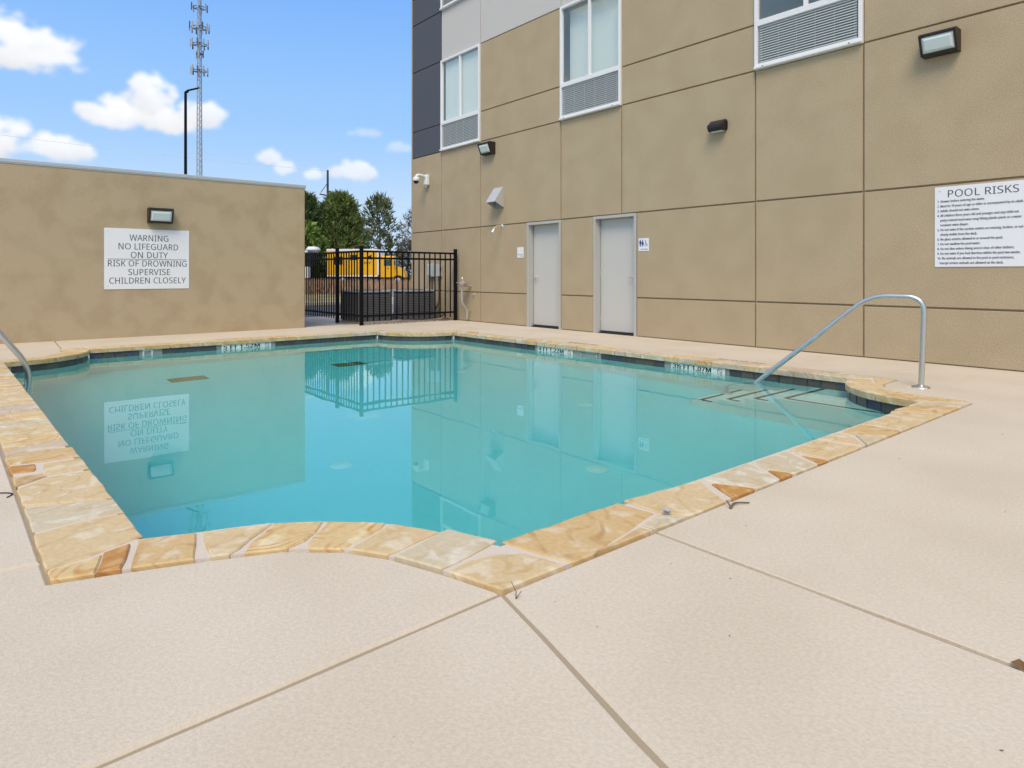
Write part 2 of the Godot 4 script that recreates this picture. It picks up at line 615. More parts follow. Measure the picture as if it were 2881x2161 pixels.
func deck() -> void:
	var deck_root := structure("pool_deck")
	var pieces: Array = [pts2([-10, -12.42, 5.12, -12.42, 5.12, -12.62, 8.66, -12.62, 8.66, 9, -10, 9])]
	var gap := 0.017
	# the control joints, each run on into the pool or to the deck's edge
	var joints := [
		[Vector2(1.9, -1.68), Vector2(-10.2, -1.31)], [Vector2(1.5, -2.24), Vector2(-1.5, 9.3)], [Vector2(2.142, -2.2), Vector2(2.15, 9.2)], [Vector2(0.6, -2.85), Vector2(-10.2, -4.2)],
		[Vector2(1.02, -10.5), Vector2(1.09, -12.7)], [Vector2(7.76, -12.8), Vector2(7.74, 9.2)], [Vector2(8.7, -7.32), Vector2(6.6, -7.3)], [Vector2(5.6, -10.5), Vector2(5.62, -12.9)]]
	for j: Array in joints:
		var next := []
		for p: PackedVector2Array in pieces:
			next.append_array(Geometry2D.clip_polygons(p, strip(j[0], j[1], gap)))
		pieces = next
	var hole := inset(ring(1), -0.008)
	var next := []
	for p: PackedVector2Array in pieces:
		for q: PackedVector2Array in Geometry2D.clip_polygons(p, hole):
			if absf(area_of(q)) > 0.02:
				next.append(q)
	for p: PackedVector2Array in next:
		if Geometry2D.triangulate_polygon(p).is_empty():
			print("deck piece not triangulated: ", p.size())
			continue
		var clean := PackedVector2Array()
		for v in p:
			if clean.is_empty() or clean[-1].distance_to(v) > 0.002:
				clean.append(v)
		var st := start()
		slab(st, clean, -0.1, 0.0, 0.009)
		build(st, "slab", M.deck, deck_root)
	# the sand and grit at the bottom of the joints
	var st2 := start()
	for p: PackedVector2Array in Geometry2D.clip_polygons(pts2([-9.9, -12.4, 8.64, -12.4, 8.64, 8.9, -9.9, 8.9]), strip(Vector2(3, -3), Vector2(3, 10), 0.001)):
		for q: PackedVector2Array in Geometry2D.clip_polygons(p, inset(ring(1), 0.02)):
			var t := Geometry2D.triangulate_polygon(q)
			for i in range(0, t.size(), 3):
				tri(st2, Vector3(q[t[i]].x, -0.011, q[t[i]].y), Vector3(q[t[i + 1]].x, -0.011, q[t[i + 1]].y), Vector3(q[t[i + 2]].x, -0.011, q[t[i + 2]].y), Vector3.UP)
	build(st2, "joint_bed", M.grit, deck_root)


func area_of(p: PackedVector2Array) -> float:
	var a := 0.0
	for i in p.size():
		a += p[i - 1].cross(p[i]) / 2.0
	return a


func ragged(poly: PackedVector2Array, amount: float) -> PackedVector2Array:
	# an outline with extra corners and slightly wandering edges, as split stone has
	var out := PackedVector2Array()
	for i in poly.size():
		var a := poly[i]
		var b := poly[(i + 1) % poly.size()]
		out.append(a)
		var n := int(a.distance_to(b) / 0.07)
		for k in range(1, n):
			out.append(a.lerp(b, float(k) / n) + (b - a).normalized().orthogonal() * rng.randf_range(-amount, amount))
	return out


func add_stone(parent: Node, poly: PackedVector2Array, kind: int) -> void:
	var p := ragged(poly, 0.0045)
	if Geometry2D.triangulate_polygon(p).is_empty() or Geometry2D.triangulate_polygon(inset(p, 0.006)).is_empty():
		p = poly
		if Geometry2D.triangulate_polygon(p).is_empty():
			return
	var turn := rng.randf_range(-0.5, 0.5) + (1.2 if rng.randf() < 0.3 else 0.0)
	var uv := Transform2D(turn, Vector2(rng.randf(), rng.randf())) * Transform2D().scaled(Vector2.ONE * rng.randf_range(1.1, 1.7))
	var st := start()
	slab(st, p, -0.047, 0.012 + rng.randf_range(-0.003, 0.003), 0.006, uv, true)
	build(st, "coping_stone", M["stone_%d" % kind], parent)


func coping() -> void:
	var root := structure("pool_coping")
	# the mortar bed that the stones lie in
	var st := start()
	for s: Array in sections:
		var n := maxi(s[0].size(), s[1].size()) * 2
		for i in n:
			var q := PackedVector2Array([along(s[0], float(i) / n), along(s[0], float(i + 1) / n), along(s[1], float(i + 1) / n), along(s[1], float(i) / n)])
			var c := (q[0] + q[1] + q[2] + q[3]) / 4.0
			for side: float in [-0.044, 0.004]:
				var p: Array[Vector3] = []
				for k in 4:
					var v := q[k]
					if k < 2:
						v += (q[3 - k] - v).normalized() * 0.030
					else:
						v += (q[3 - k] - v).normalized() * 0.008
					p.append(Vector3(v.x, side, v.y))
				quad(st, p[0], p[1], p[2], p[3], Vector3(0, side, 0))
				if side > 0.0:
					quad(st, p[0], p[1], p[1] + Vector3(0, -0.048, 0), p[0] + Vector3(0, -0.048, 0), p[0] - p[3])
					quad(st, p[3], p[2], p[2] + Vector3(0, -0.1, 0), p[3] + Vector3(0, -0.1, 0), p[3] - p[0])
	build(st, "mortar", M.mortar, root)
	# the stones that lie nearest, as they are
	for s: Array in NEAR_STONES:
		add_stone(root, snapped_to_edges(pts2(s[1])), s[0])
	# the others: split stones of uneven length with slanting joints
	for job: Array in [[0, 0.944, 1.0], [1, 0.0, 1.0], [2, 0.0, 1.0], [3, 0.0, 1.0], [4, 0.0, 1.0], [5, 0.0, 1.0], [6, 0.0, 0.728]]:
		var inner: PackedVector2Array = sections[job[0]][0]
		var outer: PackedVector2Array = sections[job[0]][1]
		var length := 0.0
		for i in inner.size() - 1:
			length += inner[i].distance_to(inner[i + 1])
		var t: float = job[1]
		var slant := 0.0
		while t < job[2] - 1e-4:
			var step := rng.randf_range(0.16, 0.42) / length
			var u: float = minf(t + step, job[2])
			if job[2] - u < 0.10 / length:
				u = job[2]
			var lean := 0.0 if u >= job[2] - 1e-4 else rng.randf_range(-0.07, 0.07) / length
			var poly := PackedVector2Array()
			var k := 5
			for i in k + 1:
				poly.append(along(inner, lerpf(t, u, float(i) / k)))
			for i in k + 1:
				poly.append(along(outer, lerpf(u + lean, t + slant, float(i) / k)))
			var kind: int = [0, 0, 1, 2, 2, 5, 5, 1, 4, 0][rng.randi() % 10]
			# now and then a small wedge of another stone at the outer edge
			var clean := tidy(inset(poly, 0.008))
			if rng.randf() < 0.3 and (u - t) * length > 0.26:
				var a := along(inner, lerpf(t, u, 0.55)).lerp(along(outer, lerpf(t, u, 0.55)), 0.5)
				var cut := strip(along(outer, lerpf(t, u, -0.2)).lerp(along(inner, t), 0.2), along(outer, lerpf(t, u, 1.3)).lerp(along(inner, u), 0.55), 0.016)
				for part: PackedVector2Array in Geometry2D.clip_polygons(clean, cut):
					if absf(area_of(part)) > 0.003:
						add_stone(root, part, kind if absf(area_of(part)) > 0.03 else [1, 3, 2][rng.randi() % 3])
			elif clean.size() > 2:
				add_stone(root, clean, kind)
			t = u
			slant = lean


func snapped_to_edges(p: PackedVector2Array) -> PackedVector2Array:
	# corners close to the coping's edges are moved onto them
	var out := PackedVector2Array()
	for v in p:
		var best := v
		var near := 0.032
		for which in 2:
			var line := ring(which)
			for i in line.size():
				var q := Geometry2D.get_closest_point_to_segment(v, line[i - 1], line[i])
				if q.distance_to(v) < near:
					near = q.distance_to(v)
					best = q
		out.append(best)
	return tidy(out)


func tidy(p: PackedVector2Array) -> PackedVector2Array:
	var out := PackedVector2Array()
	for v in p:
		if out.is_empty() or out[-1].distance_to(v) > 0.012:
			out.append(v)
	while out.size() > 3 and out[0].distance_to(out[-1]) < 0.012:
		out.remove_at(out.size() - 1)
	return out


func floor_y(x: float, z: float) -> float:
	return WATER - (1.03 + 0.028 * (-2.0 - z) + 0.03 * (6.8 - x))


func pool() -> void:
	var root := structure("swimming_pool")
	var edge := inset(ring(0), -0.035)
	var n := edge.size()
	# plaster walls and floor
	var st := start()
	var backing := start()
	var sg := winding(edge)
	for i in n:
		var a := edge[i]
		var b := edge[(i + 1) % n]
		var e := b - a
		var inward := Vector3(-e.y, 0, e.x) * sg
		quad(st, Vector3(a.x, -0.204, a.y), Vector3(b.x, -0.204, b.y), Vector3(b.x, floor_y(b.x, b.y) - 0.02, b.y), Vector3(a.x, floor_y(a.x, a.y) - 0.02, a.y), inward)
		var out := inward.normalized() * -0.009
		quad(backing, Vector3(a.x, -0.04, a.y) + out, Vector3(b.x, -0.04, b.y) + out, Vector3(b.x, -0.206, b.y) + out, Vector3(a.x, -0.206, a.y) + out, inward)
		quad(st, Vector3(a.x, -0.204, a.y) + out * 1.5, Vector3(b.x, -0.204, b.y) + out * 1.5, Vector3(b.x, -0.204, b.y), Vector3(a.x, -0.204, a.y), Vector3.UP)
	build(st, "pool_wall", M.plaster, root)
	build(backing, "tile_bed", M.grout, root)
	st = start()
	var t := Geometry2D.triangulate_polygon(inset(ring(0), -0.06))
	var wide := inset(ring(0), -0.06)
	for i in range(0, t.size(), 3):
		var p: Array[Vector3] = []
		for k in 3:
			var v := wide[t[i + k]]
			p.append(Vector3(v.x, floor_y(v.x, v.y), v.y))
		tri(st, p[0], p[1], p[2], Vector3.UP)
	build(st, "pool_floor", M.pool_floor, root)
	# waterline tiles, one by one
	var tile_mesh: Mesh
	var ts := start()
	box(ts, Vector3.ZERO, Vector3(0.146, 0.148, 0.010), 0.002)
	ts.generate_normals()
	tile_mesh = ts.commit()
	for s: Array in sections:
		var line := inset_line(s[0], 0.035)
		var length := 0.0
		for i in line.size() - 1:
			length += line[i].distance_to(line[i + 1])
		var count := int(round(length / 0.152))
		for i in count:
			var a := along(line, (i + 0.5) / count)
			var d := (along(line, (i + 0.9) / count) - along(line, (i + 0.1) / count)).normalized()
			var skip := false
			for m: Array in MARKERS:
				var c := Vector2(m[0], m[1])
				if a.distance_to(c) < m[2] / 2.0 + 0.06:
					skip = true
			if skip:
				continue
			var o := put(tile_mesh, "waterline_tile", M["tile_%d" % (rng.randi() % 5)], root, Vector3(a.x, -0.126, a.y))
			o.rotation.y = atan2(-d.y, d.x)
	# depth markers: white tiles with black figures and a no diving sign
	for m: Array in MARKERS:
		var g := Node3D.new()
		g.name = "depth_marker" if m[4] != "" else "skimmer"
		root.add_child(g, true)
		g.position = Vector3(m[0], -0.126, m[1])
		g.rotation.y = m[3]
		if m[4] == "":
			skimmer(g, m[2])
			continue
		var tiles := int(round(m[2] / 0.152))
		for i in tiles:
			block("marker_tile", M.marker, g, Vector3((i - (tiles - 1) / 2.0) * m[2] / tiles, 0, 0.002), Vector3(m[2] / tiles - 0.004, 0.150, 0.012), 0.002)
		words(m[4], 0.052, M.black_print, g, Vector3(-0.075, 0.034, 0.0085), 0, m[2] - 0.22, "lettering", true)
		var nd := start()
		var pts := PackedVector3Array()
		for i in 25:
			pts.append(Vector3(m[2] / 2.0 - 0.070 + cos(TAU * i / 24.0) * 0.030, 0.033 + sin(TAU * i / 24.0) * 0.030, 0.0085))
		tube(nd, pts, 0.0040, -1, 6, false)
		tube(nd, PackedVector3Array([Vector3(m[2] / 2.0 - 0.092, 0.054, 0.0085), Vector3(m[2] / 2.0 - 0.048, 0.012, 0.0085)]), 0.0035, -1, 6)
		build(nd, "no_diving_mark", M.red_print, g)
	# entry steps in the corner, each edge trimmed with dark tile
	var steps := [[0.10, -3.18], [0.34, -3.49], [0.59, -3.79], [0.84, -4.11]]
	var x0 := 5.93
	var x1 := 6.80
	var near := -1.90
	for i in 4:
		var y: float = WATER - steps[i][0]
		var z: float = steps[i][1]
		var back: float = near if i == 0 else steps[i - 1][1] + 0.004
		var outline := pts2([x0, z, x1, z, x1, back, x0, back])
		st = start()
		if i == 0:
			for q: PackedVector2Array in Geometry2D.intersect_polygons(outline, inset(ring(0), -0.05)):
				slab(st, q, -1.25, y, 0.015)
		else:
			slab(st, outline, -1.25, y, 0.015)
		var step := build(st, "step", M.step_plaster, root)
		st = start()
		box(st, Vector3((x0 + x1) / 2.0 + 0.02, y + 0.002, z + 0.075), Vector3(x1 - x0 - 0.07, 0.006, 0.045))
		build(st, "edge_trim", M.trim, step)
		st = start()
		if i == 0:
			box(st, Vector3(x0 + 0.06, y + 0.002, (z + near) / 2.0 + 0.05), Vector3(0.045, 0.006, near - z - 0.1))
		else:
			box(st, Vector3(x0 + 0.06, y + 0.002, z + 0.155), Vector3(0.045, 0.006, 0.11))
		build(st, "edge_trim", M.trim, step)
	# drains and floor inlets
	for d: Array in [[2.256, -9.347], [4.444, -9.129]]:
		var g := block("main_drain", M.drain, root, Vector3(d[0], floor_y(d[0], d[1]) + 0.012, d[1]), Vector3(0.46, 0.024, 0.30), 0.006)
		for i in 7:
			block("grate_bar", M.drain_bar, g, Vector3(-0.18 + i * 0.06, 0.014, 0), Vector3(0.022, 0.008, 0.24))
	for d: Array in [[2.31, -4.889], [3.778, -3.481], [5.156, -4.918]]:
		st = start(0)
		lathe(st, pts2([0.0, 0.010, 0.075, 0.010, 0.088, 0.0]), 24)
		var g := build(st, "floor_inlet", M.inlet, root, Vector3(d[0], floor_y(d[0], d[1]), d[1]))
		st = start(0)
		lathe(st, pts2([0.0, 0.020, 0.03, 0.018, 0.04, 0.009]), 16)
		build(st, "cap", M.inlet, g)
	# the water: one still sheet that meets the tiles
	st = start(0)
	var w := inset(ring(0), -0.045)
	t = Geometry2D.triangulate_polygon(w)
	for i in range(0, t.size(), 3):
		tri(st, Vector3(w[t[i]].x, WATER, w[t[i]].y), Vector3(w[t[i + 1]].x, WATER, w[t[i + 1]].y), Vector3(w[t[i + 2]].x, WATER, w[t[i + 2]].y), Vector3.UP)
	build(st, "pool_water", M.water, self).set_meta("kind", "structure")


func skimmer(g: Node3D, width: float) -> void:
	# a white frame round an opening, the wide one's inner shade painted near black
	var small := width < 0.2
	var mat: Material = M.white_plastic if small else M.mouth_shade
	for s: Array in [[0, 0.066, width, 0.018], [0, -0.066, width, 0.018], [-width / 2.0 + 0.009, 0, 0.018, 0.114], [width / 2.0 - 0.009, 0, 0.018, 0.114]]:
		block("frame", M.white_plastic if small else M.grout, g, Vector3(s[0], s[1], 0.0), Vector3(s[2], s[3], 0.018))
	block("flap", M.flap if small else M.mouth_shade, g, Vector3(0, -0.01, -0.02), Vector3(width - 0.03, 0.11, 0.02))  # wide one: no flap, a near-black panel painted as shade


func inset_line(line: PackedVector2Array, d: float) -> PackedVector2Array:
	# the stretch of the ring moved outwards
	var out := PackedVector2Array()
	var n := line.size()
	for i in n:
		var e := (line[mini(i + 1, n - 1)] - line[maxi(i - 1, 0)]).normalized()
		out.append(line[i] + Vector2(-e.y, e.x) * d)
	return out

const MARKERS := [
	[3.43, -10.655, 0.77, 0.0, "5 FT 1.52M"], [6.742, -7.06, 0.76, -PI / 2, "4 FT 1.22M"], [6.768, -4.61, 0.76, -PI / 2, "3½ FT 1.07M"],
	[2.035, -10.668, 0.13, 0.0, ""], [6.749, -6.38, 0.33, -PI / 2, ""]]


# ---------- the hotel ----------
func panel(parent: Node, mat: Material, z0: float, z1: float, y0: float, y1: float) -> void:
	# a rendered panel standing proud of the joints round it
	var g := 0.011
	block("wall_panel", mat, parent, Vector3(WALL_X + 0.025, (y0 + y1) / 2.0, (z0 + z1) / 2.0), Vector3(0.05, y1 - y0 - 2 * g, z1 - z0 - 2 * g), 0.005)


func hotel() -> void:
	var h := thing("hotel_building", "tan rendered hotel block with grooved panels, white windows and two grey doors", "building")
	var v := [-14.288, -12.939, -11.416, -8.90, -7.407, -4.929, -3.465, 0.15, 1.62, 5.2]
	var rows := [0.0, 0.65, 2.08, 3.945, 4.60, 6.09, 7.27, 7.93, 9.42, 10.6]
	# bed of the joints, cut out where windows and doors are
	var bed := start()
	var sheet := func(z0: float, z1: float, y0: float, y1: float) -> void:
		quad(bed, Vector3(WALL_X + 0.032, y0, z0), Vector3(WALL_X + 0.032, y1, z0), Vector3(WALL_X + 0.032, y1, z1), Vector3(WALL_X + 0.032, y0, z1), Vector3.LEFT)
	# ground floor, with the doors between the panels
	var low := [[v[0], v[1]], [v[1], v[2]], [v[2], -9.875], [-8.895, -8.066], [-7.08, v[5]], [v[5], v[6]], [v[6], v[7]], [v[7], v[8]], [v[8], v[9]]]
	for c: Array in low:
		for r in 2:
			panel(h, M.stucco, c[0], c[1], rows[r], rows[r + 1])
			sheet.call(c[0], c[1], rows[r], rows[r + 1])
	for r in range(2, 9):
		for c in 9:
			var window: bool = c in [1, 3, 5, 7] and r in [3, 4, 6, 7]
			if window:
				continue
			var mat: Material = M.stucco
			if c == 0 and r >= 3:
				mat = M.stucco_dark
			elif c in [1, 2, 3] and r >= 5:
				mat = M.stucco_grey
			panel(h, mat, v[c], v[c + 1], rows[r], rows[r + 1])
			sheet.call(v[c], v[c + 1], rows[r], rows[r + 1])
	build(bed, "panel_joint", M.stucco, h)
	# the body of the building behind its skin
	block("core", M.core, h, Vector3(16.2, 5.3, -4.55), Vector3(9.6, 10.6, 19.4))
	var st := start()
	box(st, Vector3(WALL_X + 6.15, 5.3, v[0] + 0.02), Vector3(12.3, 10.6, 0.05))
	build(st, "end_wall", M.stucco, h)
	block("parapet_cap", M.metal_cap, h, Vector3(14.8, 10.63, -4.55), Vector3(12.5, 0.06, 19.7), 0.01)
	for c: int in [1, 3, 5, 7]:
		for r: int in [3, 6]:
			window(h, v[c], v[c + 1], rows[r], rows[r + 1], rows[r + 2], c, r)
	door(h, -9.87, -8.90, false)
	door(h, -8.061, -7.085, true)


func window(h: Node3D, z0: float, z1: float, y0: float, ym: float, y1: float, c: int, r: int) -> void:
	var g := Node3D.new()
	g.name = "window"
	h.add_child(g, true)
	g.position = Vector3(WALL_X, y0, (z0 + z1) / 2.0)
	g.rotation.y = -PI / 2
	var w := z1 - z0
	var t := y1 - y0
	var f := 0.05
	var lo := ym - y0
	# frame bars: sides, head, sill, transom and mullion
	for b: Array in [[-w / 2 + f / 2, t / 2, f, t], [w / 2 - f / 2, t / 2, f, t], [0, t - f / 2, w - 2 * f - 0.002, f], [0, f / 2 + 0.015, w - 2 * f - 0.002, f + 0.03], [0, lo + 0.0, w - 2 * f - 0.002, 0.085]]:
		block("frame", M.white_paint, g, Vector3(b[0], b[1], 0.0), Vector3(b[2], b[3], 0.07), 0.005)
	block("mullion", M.white_paint, g, Vector3(0, (lo + t) / 2.0 - 0.004, -0.004), Vector3(0.055, t - lo - f - 0.052, 0.05), 0.004)
	block("sill", M.white_paint, g, Vector3(0, 0.022, 0.045), Vector3(w - 0.01, 0.035, 0.045), 0.006)
	for s: float in [-1.0, 1.0]:
		block("pane", M.glass, g, Vector3(s * w / 4.0, (lo + t) / 2.0 - 0.01, -0.012), Vector3(w / 2.0 - f - 0.01, t - lo - f - 0.05, 0.006))
	# a roller shade drawn behind the glass, and the dark room
	var drawn: float = {1: 1.0, 3: 1.0, 5: 0.0, 7: 1.0}[c]
	if drawn > 0.0:
		var high: float = (t - lo - 0.06) * drawn
		block("roller_shade", M.shade, g, Vector3(0.015, t - 0.05 - high / 2.0, -0.07 if c == 1 else -0.17), Vector3(w - 0.13, high, 0.004))
	# the room behind: walls, ceiling, floor and back, lit through the window alone
	var room := start()
	var rx := w / 2.0 + 0.35
	var r0 := -0.25
	var r1 := t + 0.12
	for q: Array in [[Vector3(-rx, r0, -0.06), Vector3(-rx, r1, -0.06), Vector3(-rx, r1, -2.6), Vector3(-rx, r0, -2.6), Vector3.RIGHT], [Vector3(rx, r0, -0.06), Vector3(rx, r1, -0.06), Vector3(rx, r1, -2.6), Vector3(rx, r0, -2.6), Vector3.LEFT], [Vector3(-rx, r1, -0.06), Vector3(rx, r1, -0.06), Vector3(rx, r1, -2.6), Vector3(-rx, r1, -2.6), Vector3.DOWN], [Vector3(-rx, r0, -0.06), Vector3(rx, r0, -0.06), Vector3(rx, r0, -2.6), Vector3(-rx, r0, -2.6), Vector3.UP], [Vector3(-rx, r0, -2.6), Vector3(rx, r0, -2.6), Vector3(rx, r1, -2.6), Vector3(-rx, r1, -2.6), Vector3(0, 0, 1)]]:
		quad(room, q[0], q[1], q[2], q[3], q[4])
	build(room, "room", M.room_paint, g)
	# ventilation grille below the glass
	var st := start()
	var gh := lo - 0.045 - 0.09
	var n := 15
	for i in n:
		var y := 0.085 + gh * (i + 0.5) / n
		var a := Vector3(-w / 2 + f + 0.02, y + 0.012, 0.006)
		var b := Vector3(w / 2 - f - 0.02, y + 0.012, 0.006)
		var d := Vector3(0, -0.022, 0.014)
		quad(st, a, b, b + d, a + d, Vector3(0, 0.6, 1))
	for i in 6:
		box(st, Vector3(-w / 2 + f + 0.05 + (w - 2 * f - 0.1) * i / 5.0, 0.085 + gh / 2.0, 0.004), Vector3(0.006, gh, 0.01))
	build(st, "louver_grille", M.louver, g).set_meta("kind", "stuff")
	block("grille_back", M.louver_back, g, Vector3(0, 0.085 + gh / 2.0, -0.03), Vector3(w - 2 * f, gh + 0.02, 0.02))
	for s: float in [-0.8, 0.8]:
		block("weep_cap", M.bronze, g, Vector3(s * w / 2.0, 0.025, 0.069), Vector3(0.02, 0.01, 0.006))


func door(h: Node3D, z0: float, z1: float, lever_right: bool) -> void:
	var g := Node3D.new()
	g.name = "door"
	h.add_child(g, true)
	g.position = Vector3(WALL_X, 0, (z0 + z1) / 2.0)
	g.rotation.y = -PI / 2
	var w := z1 - z0
	var top := 2.075
	for s: float in [-1.0, 1.0]:
		block("jamb", M.door_frame, g, Vector3(s * (w / 2 - 0.025), top / 2.0, -0.10), Vector3(0.05, top, 0.22), 0.003)
		block("stop", M.door_frame, g, Vector3(s * (w / 2 - 0.058), (top - 0.055) / 2.0, -0.075), Vector3(0.016, top - 0.055, 0.06))
	block("head", M.door_frame, g, Vector3(0, top - 0.025, -0.10), Vector3(w - 0.102, 0.05, 0.22), 0.003)
	var leaf := block("leaf", M.door_paint, g, Vector3(0, top / 2.0 - 0.012, -0.150), Vector3(w - 0.112, top - 0.085, 0.045), 0.002)
	block("threshold", M.sweep, g, Vector3(0, 0.008, -0.125), Vector3(w - 0.10, 0.016, 0.12))
	block("door_sweep", M.sweep, g, Vector3(0, 0.03, -0.121), Vector3(w - 0.13, 0.02, 0.012))
	var s := 1.0 if lever_right else -1.0
	var st := start(0)
	var hx := s * (w / 2 - 0.125)
	var hy := 0.985 - (top / 2.0 - 0.012)
	tube(st, pts3([hx, hy, 0.02, hx, hy, 0.036]), 0.032, -1, 18)
	tube(st, rounded(pts3([hx, hy, 0.03, hx, hy, 0.075, hx - s * 0.115, hy - 0.004, 0.075]), 0.015), 0.009, -1, 10)
	build(st, "handle", M.chrome if not lever_right else M.steel, leaf)
	for k: float in [0.25, 1.05, 1.85]:
		block("hinge", M.door_frame, g, Vector3(-s * (w / 2 - 0.055), k, -0.122), Vector3(0.012, 0.1, 0.014), 0.002)


# ---------- fittings on the walls; built facing +z ----------
func on_hotel(called: String, label: String, category: String, y: float, z: float, group := "") -> Node3D:
	return thing(called, label, category, Vector3(WALL_X - 0.001, y, z), -PI / 2, group)


func wall_lamp(t: Node3D) -> void:
	# bronze housing with a sloping prismatic lens
	var st := start()
	profile(st, pts2([0.0, -0.125, 0.0, 0.125, 0.16, 0.125, 0.185, 0.115, 0.185, 0.095, 0.10, -0.118, 0.09, -0.125]), -0.185, 0.185)
	build(st, "housing", M.bronze, t)
	# lens frame along the slope
	var a := Vector3(0, 0.103, 0.190)
	var b := Vector3(0, -0.118, 0.102)
	var down := (b - a).normalized()
	var out := Vector3(1, 0, 0).cross(down) * -1.0
	if out.z < 0.0:
		out = -out
	var mid := (a + b) / 2.0
	var len := a.distance_to(b)
	var turn := Basis(Vector3.RIGHT, -down, out)
	for f: Array in [[0, len / 2 - 0.012, 0.37, 0.024], [0, -len / 2 + 0.012, 0.37, 0.024], [-0.174, 0, 0.022, len - 0.05], [0.174, 0, 0.022, len - 0.05]]:
		var bar := block("lens_frame", M.bronze, t, mid + turn * Vector3(f[0], f[1], 0.010), Vector3(f[2], f[3], 0.022), 0.003)
		bar.basis = turn
	st = start()
	var w := 0.162
	var q := len / 2 - 0.026
	var i := 0.035
	for e: Array in [[[-w, -q], [w, -q], [w - i, -q + i], [-w + i, -q + i], Vector3(0, -1, 1)], [[w, -q], [w, q], [w - i, q - i], [w - i, -q + i], Vector3(1, 0, 1)], [[w, q], [-w, q], [-w + i, q - i], [w - i, q - i], Vector3(0, 1, 1)], [[-w, q], [-w, -q], [-w + i, -q + i], [-w + i, q - i], Vector3(-1, 0, 1)]]:
		quad(st, Vector3(e[0][0], e[0][1], 0.0), Vector3(e[1][0], e[1][1], 0.0), Vector3(e[2][0], e[2][1], 0.024), Vector3(e[3][0], e[3][1], 0.024), e[4])
	quad(st, Vector3(-w + i, -q + i, 0.024), Vector3(w - i, -q + i, 0.024), Vector3(w - i, q - i, 0.024), Vector3(-w + i, q - i, 0.024), Vector3(0, 0, 1))
	var lens := build(st, "lens", M.lens, t, mid + out * 0.006)
	lens.basis = turn
	for x: float in [-0.12, 0.0, 0.12]:
		block("screw", M.bronze, t, mid + turn * Vector3(x, -len / 2 + 0.004, 0.024), Vector3(0.012, 0.012, 0.01))


func plate(t: Node3D, w: float, h: float, screws := true, thick := 0.006) -> void:
	block("sign_panel", M.sign_white, t, Vector3(0, 0, thick / 2.0 + 0.001), Vector3(w, h, thick), 0.0015)
	if screws:
		for sx: float in [-1.0, 1.0]:
			for sy: float in [-1.0, 1.0]:
				var st := start(0)
				tube(st, pts3([sx * (w / 2 - 0.05), sy * (h / 2 - 0.05), thick, sx * (w / 2 - 0.05), sy * (h / 2 - 0.05), thick + 0.004]), 0.007, -1, 10)
				build(st, "screw", M.steel, t)


